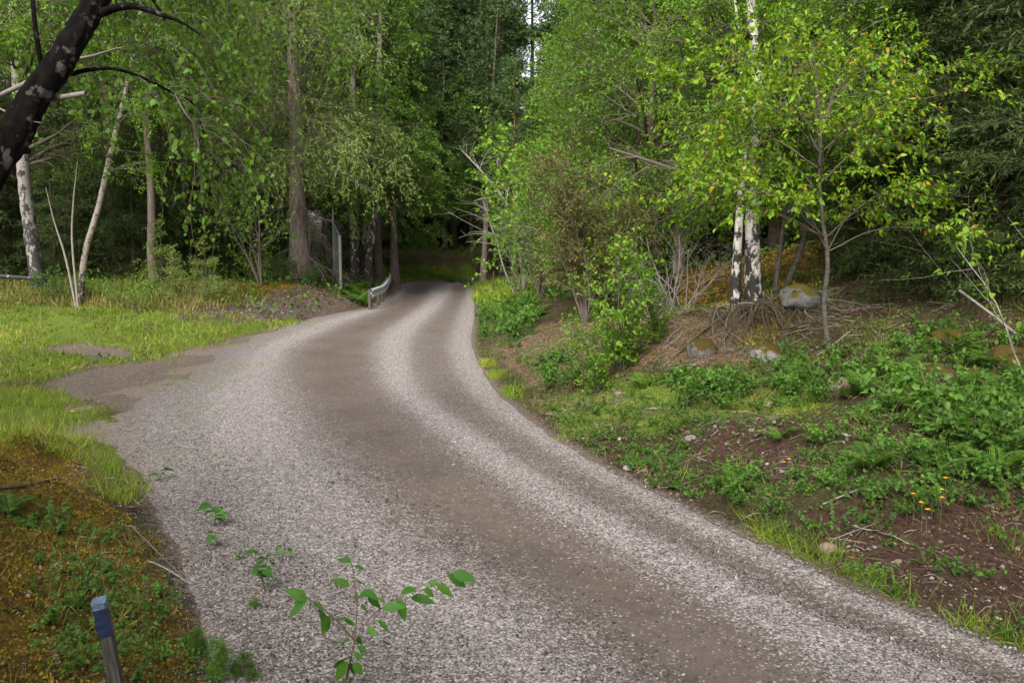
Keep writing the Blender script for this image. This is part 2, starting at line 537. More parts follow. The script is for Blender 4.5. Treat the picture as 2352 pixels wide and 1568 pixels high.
def H(x, y):
    """ground height"""
    x = np.asarray(x, float); y = np.asarray(y, float)
    xl, xr = edge(y, 1), edge(y, 5)
    cs = np.interp(y, [3, 6, 9, 12, 15], [.80, .85, .92, .98, 1.0])
    dr = (x - xr) * cs
    dl = (xl - x)
    # right bank
    g = np.interp(dr, [0, .35, .8, 1.5, 2.2, 3.5, 4.5, 7, 12, 25, 60], [0, .02, .13, .30, .48, .70, .90, 1.58, 2.1, 2.6, 3.4])
    A = np.interp(y, [0, 4, 6, 9, 12, 18, 26, 34, 45, 60], [.35, .42, .62, .95, 1.30, 1.38, 1.0, .55, .45, .7])
    zr = g * A
    # left: mossy bank beside the camera, then a flat meadow climbing into the wood, then the larch bank
    nb = np.interp(y, [-4, 0, 3.2, 5.0, 6.5, 8.5, 10.5], [1.0, .95, .85, .80, .62, .35, 0.0])
    zb = nb * np.interp(dl, [0, .25, .8, 1.5, 2.4, 5], [0, .08, .45, .85, 1.05, 1.15])
    zm = np.interp(y, [10, 15, 20, 28, 40, 60], [0, .06, .30, .85, 1.3, 1.6]) * np.clip(dl / 3.0, 0, 1)
    bank = np.interp(y, [22, 26, 30, 34, 40, 50], [0, .35, .85, 1.0, .55, .35]) * np.interp(dl, [0, .3, 1.6, 3, 8], [0, .05, .62, .85, .9])
    zl = np.maximum(zb, np.maximum(zm, bank))
    inside = np.clip(np.minimum(-dr, -dl) / .3, 0, 1)
    far = np.clip((y - 53) / 40, 0, 1) * 3.0 * (x < xl + 1) + np.clip((y - 62) / 40, 0, 1) * 3.0 * (x >= xl + 1)
    off = np.where(dr > 0, zr, np.where(dl > 0, zl, 0.0))
    dm = np.maximum(dr, dl)
    am = np.clip(dm / 1.0, 0, 1)
    n = fbm(x * .9, y * .9, 3, 3) * np.where(dr > 0, .30, .16) * am + fbm(x * 3.5, y * 3.5, 3, 9) * .055 * np.clip(dm / .5, 0.15, 1)
    lump = (np.clip(dl, 0, 1) * (y < 9)) * (np.abs(fbm(x * 1.7, y * 1.7, 3, 21)) * .48 - .08)
    # knoll of roots below the birches, hollow of the ditch, spoil heap
    kn = .34 * np.clip((y - 12.45 - .25 * fbm(x * 2.2, y * .5, 2, 77)) / .35, 0, 1) * np.exp(-(((x - 3.6) / 1.3) ** 4 + ((y - 13.3) / 1.5) ** 4))
    sp = .20 * np.exp(-(((x - 3.6) / 1.3) ** 2 + ((y - 8.3) / .9) ** 2))
    return off + n + lump + kn * (dr > 0) + sp * (dr > 0) + far - .055 * inside - .004


def gp(px, py, y0=2.0, y1=90.0):
    """where the view ray of a pixel meets the ground"""
    r = ray(px, py); o = np.array([0, 0, CAM_Z])
    ys = np.concatenate([np.arange(y0, 20, .03), np.arange(20, y1, .15)])
    P = o + r[None] * (ys / r[1])[:, None]
    d = P[:, 2] - H(P[:, 0], P[:, 1])
    k = np.argmax(d < 0)
    if d[k] >= 0:
        k = len(ys) - 1
    p = P[k].copy(); p[2] = float(H(p[0], p[1]))
    return p


def on(x, y, dz=0.0):
    return np.array([x, y, float(H(x, y)) + dz])


def base_at(px, Y):
    """foot of something seen in pixel column px at distance Y"""
    x = (px - W0 / 2) / F0 * (Y / math.cos(TH)) * 1.0
    # depth along the view axis of a ground point
    for _ in range(4):
        z = float(H(x, Y)); dep = Y * math.cos(TH) + (CAM_Z - z) * math.sin(TH)
        x = (px - W0 / 2) / F0 * dep
    return on(x, Y)


Z_MEADOW = [(-400, 655), (250, 668), (420, 715), (560, 728), (700, 733), (530, 795), (500, 850), (420, 850), (300, 845), (110, 870), (-400, 900)]
Z_MEADRY = [(-400, 630), (380, 655), (560, 655), (640, 690), (420, 722), (250, 700), (-400, 690)]
Z_BARE = [(90, 885), (180, 850), (300, 835), (440, 800), (540, 775), (660, 745), (720, 740), (520, 830), (480, 900), (300, 960), (230, 930), (130, 905)]
Z_BARE2 = [(90, 796), (200, 793), (320, 806), (290, 830), (150, 815)]
Z_GRASSL = [(-400, 890), (130, 895), (240, 930), (275, 1000), (335, 1130), (275, 1165), (180, 1060), (-400, 985)]
Z_MOSS = [(-900, 975), (60, 985), (190, 1060), (262, 1180), (320, 1290), (420, 1420), (490, 1640), (-900, 1900)]
Z_LITTERL = [(390, 735), (440, 700), (560, 682), (700, 655), (830, 688), (800, 712), (700, 732), (560, 740)]
Z_MOSSL = [(540, 645), (680, 650), (720, 668), (800, 690), (640, 684), (560, 695)]
Z_SOIL1 = [(1540, 1010), (1660, 950), (1790, 955), (1850, 1050), (1800, 1110), (1640, 1080)]
Z_SOIL2 = [(1780, 1180), (1900, 1170), (2352, 1130), (2900, 1200), (2900, 1700), (2352, 1500), (2130, 1410), (1950, 1310)]
Z_SOIL3 = [(1290, 1010), (1450, 975), (1640, 1180), (1480, 1125)]
Z_MOSSR = [(1545, 540), (1905, 520), (1905, 660), (1790, 690), (1660, 715), (1560, 690)]
Z_MOSSR2 = [(1690, 760), (1790, 750), (1790, 840), (1690, 830)]
Z_LITTERR = [(1110, 790), (1290, 735), (1480, 735), (1700, 715), (1760, 830), (1500, 840), (1230, 905)]
Z_GRASSR = [(1240, 930), (1420, 870), (1700, 880), (1900, 900), (1860, 945), (1640, 965), (1420, 1020), (1330, 1010)]
Z_GRASSF = [(1060, 640), (1215, 625), (1230, 690), (1100, 705)]
Z_GRASSG = [(850, 615), (1090, 618), (1090, 650), (1000, 648), (880, 652)]


def zone(P, polys, j=14, seed=0):
    px, py = project(P)
    s = np.clip((py - 500) / 500, .15, 1.4)
    px = px + fbm(P[:, 0] * 1.3, P[:, 1] * 1.3, 3, 40 + seed) * j * 3 * s
    py = py + fbm(P[:, 0] * 1.3, P[:, 1] * 1.3, 3, 60 + seed) * j * s
    m = np.zeros(len(P), bool)
    for q in polys:
        m |= inpoly(px, py, q)
    return m


def soft(P, polys, j=16, seed=0):
    r = 0
    for k in range(5):
        Q = P + np.array([k * 17.3, k * 9.1, 0])
        px, py = project(P)
        s = np.clip((py - 500) / 500, .12, 1.4)
        f = (.7, 1.6, 3.2, 6.0, 11.0)[k]
        qx = px + fbm(Q[:, 0] * f, Q[:, 1] * f, 2, 40 + seed) * j * 7 * s
        qy = py + fbm(Q[:, 0] * f, Q[:, 1] * f, 2, 60 + seed) * j * 2.2 * s
        m = np.zeros(len(P), bool)
        for q in polys:
            m |= inpoly(qx, qy, q)
        r = r + m
    return r / 5.0


ny, nx = 320, 310
ty = np.linspace(0, 1, ny)
gy = -4.0 + 5.0 * (np.exp(ty * math.log(1 + 150 / 5.0)) - 1)       # fine near the camera, coarse at the horizon
tx = np.linspace(-1, 1, nx)
wx = 7.0 + (gy + 4) * .95
GX = np.sign(tx)[None] * (np.abs(tx)[None] ** 1.25) * wx[:, None]
GY = np.repeat(gy[:, None], nx, 1)
GZ = H(GX, GY)
V = np.stack([GX, GY, GZ], -1).reshape(-1, 3)
ii = (np.arange(ny - 1)[:, None] * nx + np.arange(nx - 1)[None]).ravel()
F = np.stack([ii, ii + 1, ii + nx + 1, ii + nx], -1)
xl, xr = edge(V[:, 1], 1), edge(V[:, 1], 5)
_bare = soft(V, [Z_BARE, Z_BARE2], 16, 3)
za = {
    'grass': soft(V, [Z_MEADOW, Z_GRASSL, Z_GRASSR, Z_GRASSF, Z_GRASSG], 16) * (1 - _bare),
    'dry': soft(V, [Z_MEADRY], 16, 1),
    'moss': soft(V, [Z_MOSS, Z_MOSSL, Z_MOSSR, Z_MOSSR2], 16, 2),
    'soil': soft(V, [Z_SOIL1, Z_SOIL2, Z_SOIL3], 18, 4),
    'litter': soft(V, [Z_LITTERL], 10, 5),
    'bare': np.maximum(_bare, np.clip(np.minimum(V[:, 0] - xl + .25, xr + .3 - V[:, 0]) / .3, 0, 1)),
    'litterr': soft(V, [Z_LITTERR], 16, 6),
    'gravelly': np.clip(1 - (xl - V[:, 0]) / 2.2, 0, 1) * (V[:, 0] > xl - 2.3) * (V[:, 0] < xr) * np.clip((V[:, 1] - 8) / 2, 0, 1) * np.clip((27 - V[:, 1]) / 2, 0, 1) * .0,
}

m, nt, N, L, p = M_('ground_cover')
tc = N.new('ShaderNodeTexCoord')
nA = node(nt, 'ShaderNodeTexNoise', Scale=2.2, Detail=8.0, Roughness=.7); L.new(tc.outputs['Object'], nA.inputs[0])
nB = node(nt, 'ShaderNodeTexNoise', Scale=26.0, Detail=6.0, Roughness=.75); L.new(tc.outputs['Object'], nB.inputs[0])
vo = node(nt, 'ShaderNodeTexVoronoi', Scale=34.0); L.new(tc.outputs['Object'], vo.inputs[0])


def two(a, b, src=nB, lo=.32, hi=.68, mid=None):
    st = [(lo, a), (hi, b)] if mid is None else [(lo, a), ((lo + hi) / 2, mid), (hi, b)]
    r = ramp(nt, st); L.new(src.outputs[0], r.inputs[0]); return r.outputs[0]


col = two((.026, .016, .010), (.10, .062, .038), mid=(.055, .035, .021))
col = mixc(nt, two(0.0, .6, nA, .45, .6), col, two((.03, .05, .01), (.08, .10, .02)))
for nm, a, b, mid in (('dry', (.11, .10, .03), (.24, .20, .09), (.15, .15, .035)),
                      ('grass', (.06, .09, .012), (.17, .19, .035), (.10, .14, .015)),
                      ('moss', (.045, .026, .008), (.22, .125, .016), (.11, .075, .012)),
                      ('soil', (.028, .016, .011), (.12, .068, .046), (.062, .035, .024)),
                      ('litter', (.04, .027, .023), (.20, .145, .128), (.10, .07, .06)),
                      ('litterr', (.06, .036, .022), (.26, .17, .10), (.13, .085, .05)),
                      ('bare', (.075, .055, .042), (.26, .205, .17), (.145, .112, .09)),
                      ('gravelly', (.10, .082, .072), (.34, .30, .28), (.21, .18, .165))):
    at_ = attr(nt, nm)
    # break the zone's border up with noise
    mu = node(nt, 'ShaderNodeMath', operation='MULTIPLY_ADD'); mu.inputs[1].default_value = 1.0
    sb = node(nt, 'ShaderNodeMath', operation='SUBTRACT'); sb.inputs[1].default_value = .5; L.new(nB.outputs[0], sb.inputs[0])
    sc = node(nt, 'ShaderNodeMath', operation='MULTIPLY'); sc.inputs[1].default_value = 2.2; L.new(sb.outputs[0], sc.inputs[0])
    L.new(at_, mu.inputs[0]); L.new(sc.outputs[0], mu.inputs[2])
    st = ramp(nt, [(.30, 0.0), (.72, 1.0)]); L.new(mu.outputs[0], st.inputs[0])
    col = mixc(nt, st.outputs[0], col, two(a, b, mid=mid))
L.new(col, p.inputs['Base Color']); p.inputs['Roughness'].default_value = .95; p.inputs['Specular IOR Level'].default_value = .15
bp = node(nt, 'ShaderNodeBump', Strength=.9, Distance=.05); L.new(nB.outputs[0], bp.inputs['Height']); L.new(bp.outputs[0], p.inputs['Normal'])
GROUND_MAT = m
mb = MB(); mb.add(V, F, 0, .5, True)
ground = tag(mb.build('ground', GROUND_MAT, attrs={k: v.astype(np.float32) for k, v in za.items()}), kind='structure')

# ---- the gravel road: one sheet lying a few centimetres over the bed, its edges dipping under the verges
ry = np.concatenate([np.arange(.5, 14, .09), np.arange(14, 30, .2), np.arange(30, 60, .4)])
nl = 100
u = np.linspace(0, 1, nl)
XL, XR = edge(ry, 1) - np.interp(ry, [6.5, 9.5, 24, 27], [.22, 1.3, 1.3, .22]), edge(ry, 5) + .16
RX = XL[:, None] * (1 - u) + XR[:, None] * u
RY = np.repeat(ry[:, None], nl, 1)
lane = np.empty_like(RX)                        # 0 right edge .. 1 ridge .. 2 / 3 main track .. 4 left edge
for i, y in enumerate(ry):
    xs = [edge(y, k) for k in (1, 2, 3, 4, 5)]
    lane[i] = np.interp(RX[i], xs, [4, 3, 2, 1, 0])
dedge = np.minimum(RX - XL[:, None], XR[:, None] - RX)
prof = np.interp(lane, [0, .25, .55, .8, 1.3, 1.8, 2.2, 2.5, 2.8, 3.2, 4], [.012, .014, -.006, .004, .026, .012, -.018, -.024, -.018, .010, .004])
RZ = prof + fbm(RX * 1.1, RY * 1.1, 3, 5) * .028 + fbm(RX * 6, RY * 6, 2, 8) * .007 - .06 * np.clip(1 - dedge / .2, 0, 1)
V = np.stack([RX, RY, RZ], -1).reshape(-1, 3)
ii = (np.arange(len(ry) - 1)[:, None] * nl + np.arange(nl - 1)[None]).ravel()
F = np.stack([ii, ii + 1, ii + nl + 1, ii + nl], -1)
m, nt, N, L, p = M_('gravel')
tc = N.new('ShaderNodeTexCoord')
ln = attr(nt, 'lane')
nB = node(nt, 'ShaderNodeTexNoise', Scale=3.5, Detail=8.0, Roughness=.75); L.new(tc.outputs['Object'], nB.inputs[0])
sb = node(nt, 'ShaderNodeMath', operation='MULTIPLY_ADD'); sb.inputs[1].default_value = .44; sb.inputs[2].default_value = -.22; L.new(nB.outputs[0], sb.inputs[0])
ad = node(nt, 'ShaderNodeMath', operation='ADD'); L.new(ln, ad.inputs[0]); L.new(sb.outputs[0], ad.inputs[1])
dv = node(nt, 'ShaderNodeMath', operation='DIVIDE'); dv.inputs[1].default_value = 4.0; L.new(ad.outputs[0], dv.inputs[0])
fines = ramp(nt, [(0.0, .0), (.06, .06), (.12, .66), (.19, .60), (.26, .02), (.44, .04), (.53, .78), (.62, .96), (.70, .80), (.80, .06), (.88, .0), (1.0, .25)])
L.new(dv.outputs[0], fines.inputs[0])                               # how far the stones are pressed into fine dust
v1 = node(nt, 'ShaderNodeTexVoronoi', Scale=70.0); L.new(tc.outputs['Object'], v1.inputs[0])
v2 = node(nt, 'ShaderNodeTexVoronoi', Scale=95.0); L.new(tc.outputs['Object'], v2.inputs[0])
sx = N.new('ShaderNodeSeparateColor'); L.new(v1.outputs['Color'], sx.inputs[0])
chip = ramp(nt, [(0, (.07, .058, .053)), (.25, (.16, .138, .128)), (.5, (.23, .20, .188)), (.75, (.30, .265, .252)), (1, (.44, .40, .38))])
L.new(sx.outputs[0], chip.inputs[0])
nF = node(nt, 'ShaderNodeTexNoise', Scale=140.0, Detail=4.0, Roughness=.8); L.new(tc.outputs['Object'], nF.inputs[0])
fine = ramp(nt, [(.3, (.105, .079, .065)), (.7, (.192, .148, .124))]); L.new(nF.outputs[0], fine.inputs[0])
nL = node(nt, 'ShaderNodeTexNoise', Scale=.9, Detail=3.0, Roughness=.55); L.new(tc.outputs['Object'], nL.inputs[0])
damp = ramp(nt, [(.32, .80), (.6, 1.0)]); L.new(nL.outputs[0], damp.inputs[0])
# single chips stand out of the dust where a cell's random value is high
sg = node(nt, 'ShaderNodeMath', operation='GREATER_THAN'); L.new(sx.outputs[1], sg.inputs[0]); L.new(fines.outputs[0], sg.inputs[1])
mk = node(nt, 'ShaderNodeMath', operation='MULTIPLY'); mk.use_clamp = True; L.new(sg.outputs[0], mk.inputs[0]); mk.inputs[1].default_value = 1.0
col = mixc(nt, mk.outputs[0], mixc(nt, 1.0, fine.outputs[0], damp.outputs[0], 'MULTIPLY'), chip.outputs[0])
rdg = ramp(nt, [(0, 1.05), (.05, 1.0), (.12, .82), (.22, .84), (.28, 1.08), (.38, 1.08), (.45, .90), (.62, .84), (.75, .90), (.81, 1.06), (.87, 1.02), (.91, .84), (1, .80)])
L.new(dv.outputs[0], rdg.inputs[0])                                 # wind-rows hold cleaner, paler stone
col = mixc(nt, 1.0, col, rdg.outputs[0], 'MULTIPLY')
nM = node(nt, 'ShaderNodeTexNoise', Scale=11.0, Detail=9.0, Roughness=.82); L.new(tc.outputs['Object'], nM.inputs[0])
mot = ramp(nt, [(.30, .58), (.5, .98), (.70, 1.3)]); L.new(nM.outputs[0], mot.inputs[0])
col = mixc(nt, 1.0, col, mot.outputs[0], 'MULTIPLY')
lf = node(nt, 'ShaderNodeMath', operation='ADD'); L.new(attr(nt, 'leftfade'), lf.inputs[0]); L.new(sb.outputs[0], lf.inputs[1])
lr_ = ramp(nt, [(.30, 0.0), (.72, 1.0)]); L.new(lf.outputs[0], lr_.inputs[0])
dirt = ramp(nt, [(.3, (.085, .06, .045)), (.5, (.15, .112, .088)), (.7, (.25, .195, .16))]); L.new(nM.outputs[0], dirt.inputs[0])
col = mixc(nt, lr_.outputs[0], dirt.outputs[0], col)
L.new(col, p.inputs['Base Color']); p.inputs['Roughness'].default_value = .8; p.inputs['Specular IOR Level'].default_value = .22
rr = ramp(nt, [(0, .85), (1, .55)]); L.new(fines.outputs[0], rr.inputs[0]); L.new(rr.outputs[0], p.inputs['Roughness'])
inv = node(nt, 'ShaderNodeMath', operation='SUBTRACT'); inv.inputs[0].default_value = 1.0; L.new(v1.outputs['Distance'], inv.inputs[1])
hm = node(nt, 'ShaderNodeMath', operation='MULTIPLY'); L.new(inv.outputs[0], hm.inputs[0]); L.new(mk.outputs[0], hm.inputs[1])
hh = node(nt, 'ShaderNodeMath', operation='MULTIPLY_ADD'); hh.inputs[1].default_value = .25; L.new(nF.outputs[0], hh.inputs[0]); L.new(hm.outputs[0], hh.inputs[2])
bp = node(nt, 'ShaderNodeBump', Strength=.8, Distance=.012); L.new(hh.outputs[0], bp.inputs['Height']); L.new(bp.outputs[0], p.inputs['Normal'])
GRAVEL_MAT = m
mb = MB(); mb.add(V, F, 0, .5, True)
road = tag(mb.build('road', GRAVEL_MAT, attrs={'lane': lane.ravel(), 'leftfade': np.clip((RX - XL[:, None]) / np.interp(ry, [6.5, 9.5, 24, 27], [.3, 2.2, 2.2, .3])[:, None], 0, 1).ravel()}), kind='structure')


def road_z(x, y):
    ix = np.interp(y, ry, np.arange(len(ry)))
    i = np.clip(ix.astype(int), 0, len(ry) - 2)
    uu = np.clip((x - XL[i]) / (XR[i] - XL[i]), 0, 1) * (nl - 1)
    j = np.clip(uu.astype(int), 0, nl - 2)
    return RZ[i, j], lane[i, j], dedge[i, j]


# loose stones on the road, real pieces as far as they can be told apart
rng = np.random.default_rng(4)


def chip_templates(n, rng):
    out = []
    c = np.array([[1, 0, -.2], [.2, 1, .1], [-1, .1, -.1], [-.1, -1, .2], [.1, .1, .9], [0, 0, -.9]], float) * .62
    q = np.array([[0, 1, 4], [1, 2, 4], [2, 3, 4], [3, 0, 4], [1, 0, 5], [2, 1, 5], [3, 2, 5], [0, 3, 5]])
    for _ in range(n):
        v = c * np.array([1, rng.uniform(.6, .95), rng.uniform(.35, .65)]) + rng.normal(size=(6, 3)) * .12
        out.append((v, q))
    return out


def rand_frames(rng, n, tilt=.5):
    a = rng.random(n) * 2 * math.pi
    y = np.stack([np.cos(a), np.sin(a), rng.normal(size=n) * .2], -1)
    up = nrm(UP + rng.normal(size=(n, 3)) * tilt)
    return y, up


CHIPS = chip_templates(8, rng)
STONECH = rnd_mat('gravel_chip', [(.045, .037, .033), (.095, .079, .072), (.152, .129, .119), (.23, .20, .187), (.39, .352, .333)], .85, .15)
n = 250000
yy = 3.6 + 11.5 * rng.random(n) ** 1.9
xx = edge(yy, 1) - 1.1 + (edge(yy, 5) - edge(yy, 1) + 1.28) * rng.random(n)
keep = (np.abs(xx / yy) < .70)
xx, yy = xx[keep], yy[keep]
zz, la, de = road_z(xx, yy)
dens = np.interp(la, [0, .2, .5, .8, 1.0, 1.6, 1.9, 2.25, 2.5, 2.7, 3.05, 3.4, 4], [1, .9, .34, .5, 1, 1, .55, .16, .07, .14, .5, 1, .75])
left = edge(yy, 1) - xx
zz = np.where(left > -.25, np.maximum(zz, H(xx, yy)), zz); dens = dens * np.interp(left, [-.6, -.1, .3, 1.1], [1, .75, .35, .05])
keep = rng.random(len(xx)) < dens * .62 * np.interp(yy, [6.5, 13], [1, .0])
xx, yy, zz, la = xx[keep], yy[keep], zz[keep], la[keep]
tone = rng.random(len(xx)) ** np.interp(la, [0, .2, .5, .95, 1.15, 1.5, 1.75, 2.2, 2.8, 3.1, 3.25, 3.45, 3.6, 4], [.8, .9, 1.9, 1.6, .75, .75, 1.5, 2.6, 2.6, 1.3, .85, .9, 1.5, 1.9])
mb = MB()
for k, t in enumerate(CHIPS):
    s = np.arange(len(xx)) % len(CHIPS) == k
    y_, u_ = rand_frames(rng, s.sum())
    put(mb, t, np.stack([xx, yy, zz + .003], -1)[s], y_, u_, np.clip(rng.lognormal(math.log(.0088), .40, s.sum()), .005, .026), 0, tone[s])
tag(mb.build('loose_gravel', STONECH), 'pale grey crushed stone lying loose on the gravel road', 'gravel', kind='stuff')

# ------------------------------------------------------------------ how trees and plants grow
def trunk_line(rng, h, K=14, wob=.02, curve=0.0):
    t = np.linspace(0, 1, K)
    a = rng.random() * 6.28
    off = np.cumsum(rng.normal(size=(K, 2)) * wob * h / K * 3, 0); off -= off[0]
    P = np.stack([off[:, 0] + curve * h * t ** 2 * math.cos(a), off[:, 1] + curve * h * t ** 2 * math.sin(a), t * h], -1)
    return P


def trunk_rad(r, K, flare=.5, tip=.12):
    t = np.linspace(0, 1, K)
    return r * ((1 - t) * (1 - tip) + tip + flare * np.exp(-t * 40))


def trunk_mesh(name, P, R, mat, sides=12, dense=60, rough=.08, seed=0):
    """trunk with uneven girth; P, R coarse"""
    n = max(dense, len(P))
    Q = smooth_line(P, n)
    r = np.interp(np.linspace(0, 1, n), np.linspace(0, 1, len(R)), R)
    mb = MB(); tubes(mb, Q, r, sides, 0, .5)
    V, F, a, b, c = mb.ch[0]
    ring = np.repeat(np.arange(n), sides)
    ang = np.tile(np.arange(sides), n)
    cx = Q[ring]
    k = 1 + rough * 2 * (vnoise(ang * 1.7 + seed * 13, V[:, 2] * 5, seed) + .6 * vnoise(ang * 3.1, V[:, 2] * 17, seed + 5))
    mb.ch[0] = (((V - cx) * k[:, None] + cx).astype(np.float32), F, a, b, c)
    return mb.mesh(name, [mat])


def broadleaf(seed, h, r, c0, spread, nb, leaf, bark, size=.06, hang=.8, per=(10, 19), n2=8, n3=23, up=1.0, tm=LEAF2, sides=10, bare=B_TWIG, P=None, R=None, tlow=None, l2=.42, clus=.05, c1=.98):
    rng = np.random.default_rng(seed)
    if P is None:
        P = trunk_line(rng, h, 14, .012, .03); R = trunk_rad(r, 14)
    T = trunk_mesh('trunk', P, R, bark, sides, 70, .06, seed)
    P1 = smooth_line(P, 24)[None]; R1 = np.interp(np.linspace(0, 1, 24), np.linspace(0, 1, len(R)), R)[None]
    prof = lambda t: spread * np.clip(1.12 - np.clip((t - c0) / (1 - c0), 0, 1), .12, 1) ** .65
    b1, r1, _ = grow(rng, P1, R1, nb, c0, c1, lambda t: up * (1.25 - .55 * t), prof, 8, -.15 * hang, .08, .5, flat=.4, tb=.9)
    b2, r2, _ = grow(rng, b1, r1, nb * n2, .15, 1, .75, spread * l2, 6, -.7 * hang, .12, .6, flat=.3)
    b3, r3, _ = grow(rng, b2, r2, nb * n3, .1, 1, .7, spread * l2 * .55, 4, -1.5 * hang, .14, .6)
    mb = MB()
    tubes(mb, b1, r1, 5, 0); tubes(mb, b2, r2, 3, 0); tubes(mb, b3, r3 * .8, 3, 0)
    leaves(mb, rng, b2, per[0], size, 1, tm, droop=.35 * hang, jit=clus)
    leaves(mb, rng, b3, per[1], size, 1, tm, droop=.5 * hang, jit=clus)
    return T, mb.mesh('crown', [bare, leaf])


def conifer(seed, h, r, c0, spread, nb, leaf, bark, twig=None, rm1=.2, ang=1.65, grav=.25, n2=14, per=16, nl=.085, tgrav=-.25, l2=.30, dead=18, nper1=22, tm=NEEDLE, n3=0, l3=.3, topf=.9, deadlen=.5):
    rng = np.random.default_rng(seed)
    P = trunk_line(rng, h, 12, .004); R = trunk_rad(r, 12, .35, .04)
    T = trunk_mesh('trunk', P, R, bark, 10, 60, .07, seed)
    P1 = smooth_line(P, 24)[None]; R1 = np.interp(np.linspace(0, 1, 24), np.linspace(0, 1, 12), R)[None]
    prof = lambda t: spread * np.clip(1.03 - np.clip((t - c0) / (1 - c0), 0, 1), .04, 1) ** topf
    b1, r1, _ = grow(rng, P1, R1, nb, c0, .985, lambda t: ang - .5 * t ** 2, prof, 7, grav, .05, rm1, flat=.8)
    b2, r2, _ = grow(rng, b1, r1, nb * n2, .12, 1, .95, spread * l2, 4, tgrav, .06, .5, flat=.75)
    mb = MB()
    tubes(mb, b1, r1, 4, 0); tubes(mb, b2, r2 * .8, 3, 0)
    leaves(mb, rng, b1, nper1, nl, 1, tm, spread=.55, droop=.0, upb=.6, jit=.02, t0=.3)
    leaves(mb, rng, b2, per, nl, 1, tm, spread=.5, droop=.1, upb=.6, jit=.015, t0=.0)
    if n3:
        b3, r3, _ = grow(rng, b2, r2, nb * n3, .1, 1, .9, spread * l3, 4, -1.9, .1, .6)
        tubes(mb, b3, r3 * .7, 3, 0)
        leaves(mb, rng, b3, per, nl, 1, tm, spread=.6, droop=.35, upb=.3, jit=.02, t0=.1)
    if dead:
        d1, q1, _ = grow(rng, P1, R1, dead, .04, min(c0 + .25, .9), 1.8, spread * deadlen, 6, -.5, .16, .06, flat=.7)
        d2, q2, _ = grow(rng, d1, q1, dead * 22, .1, 1, .9, spread * deadlen * .36, 4, -2.0, .15, .6)
        tubes(mb, d1, q1, 4, 0); tubes(mb, d2, q2, 3, 0)
    return T, mb.mesh('crown', [twig or B_TWIG, leaf])


def shrub_mesh(seed, h, nst, spread, leaf, size=.05, per=10, n2=9, hang=.1, tm=LEAF2, stem=B_TWIG, K=7, lean=.45, rs=.010, n3=0, jit=.03, l2=.32, t0=.25, joined=False):
    rng = np.random.default_rng(seed)
    st = np.zeros((nst, K, 3)); a = rng.random(nst) * 6.283
    d = nrm(np.stack([np.cos(a) * lean * spread, np.sin(a) * lean * spread, np.ones(nst)], -1) + rng.normal(size=(nst, 3)) * .15)
    pos = np.stack([np.cos(a), np.sin(a), np.zeros(nst)], -1) * rng.random(nst)[:, None] * .12 * spread
    pos[:, 2] -= .04
    if joined: pos[:, :2] *= .08
    L = h * rng.uniform(.55, 1.08, nst)
    for k in range(K):
        st[:, k] = pos
        pos = pos + d * (L / (K - 1))[:, None]
        d = nrm(d + rng.normal(size=(nst, 3)) * .10 - UP * .04 * hang)
    Rr = rs * rng.uniform(.6, 1.2, nst)[:, None] * np.linspace(1, .3, K)[None]
    b2, r2, _ = grow(rng, st, Rr, nst * n2, t0, 1, .85, h * l2, 5, -.2 * hang + .1, .12, .6, rmin=.0015)
    mb = MB(); tubes(mb, b2, r2, 3, 0)
    if joined: tubes(mb, st, Rr, 4, 0)
    leaves(mb, rng, b2, per, size, 1, tm, droop=.25 + .3 * hang, jit=jit, upb=1.1)
    leaves(mb, rng, st, max(2, per // 2), size, 1, tm, droop=.2, jit=jit, t0=.5, upb=1.1)
    if n3:
        b3, r3, _ = grow(rng, b2, r2, nst * n3, .2, 1, .8, h * l2 * .6, 4, -.2 * hang, .12, .6, rmin=.0012)
        tubes(mb, b3, r3, 3, 0); leaves(mb, rng, b3, per, size, 1, tm, droop=.25 + .3 * hang, jit=jit, upb=1.1)
    if joined: return mb.mesh('plant', [stem, leaf])
    sm = []
    for k in range(nst):
        q = MB(); tubes(q, st[k], Rr[k], 5, 0); sm.append(q.mesh('stem', [stem]))
    return tuple(sm) + (mb.mesh('foliage', [stem, leaf]),)


def dead_brush(seed, h, nst, spread, mat, rs=.012, n2=7, n3=12):
    rng = np.random.default_rng(seed)
    K = 8
    a = rng.random(nst) * 6.283
    d = nrm(np.stack([np.cos(a) * spread, np.sin(a) * spread, np.ones(nst)], -1))
    pos = rng.normal(size=(nst, 3)) * np.array([.2, .2, 0]) * spread
    st = np.zeros((nst, K, 3)); L = h * rng.uniform(.5, 1.1, nst)
    for k in range(K):
        st[:, k] = pos; pos = pos + d * (L / (K - 1))[:, None]; d = nrm(d + rng.normal(size=(nst, 3)) * .16)
    Rr = rs * np.linspace(1, .3, K)[None] * np.ones((nst, 1))
    b2, r2, _ = grow(rng, st, Rr, nst * n2, .2, 1, .8, h * .4, 5, -.05, .16, .6)
    b3, r3, _ = grow(rng, b2, r2, nst * n3, .2, 1, .8, h * .2, 4, -.1, .2, .7)
    sm = []
    for k in range(nst):
        q = MB(); tubes(q, st[k], Rr[k], 5, 0); sm.append(q.mesh('stem', [mat]))
    mB = MB(); tubes(mB, b2, r2, 4); tubes(mB, b3, r3, 3)
    return tuple(sm) + (mB.mesh('twigs', [mat]),)


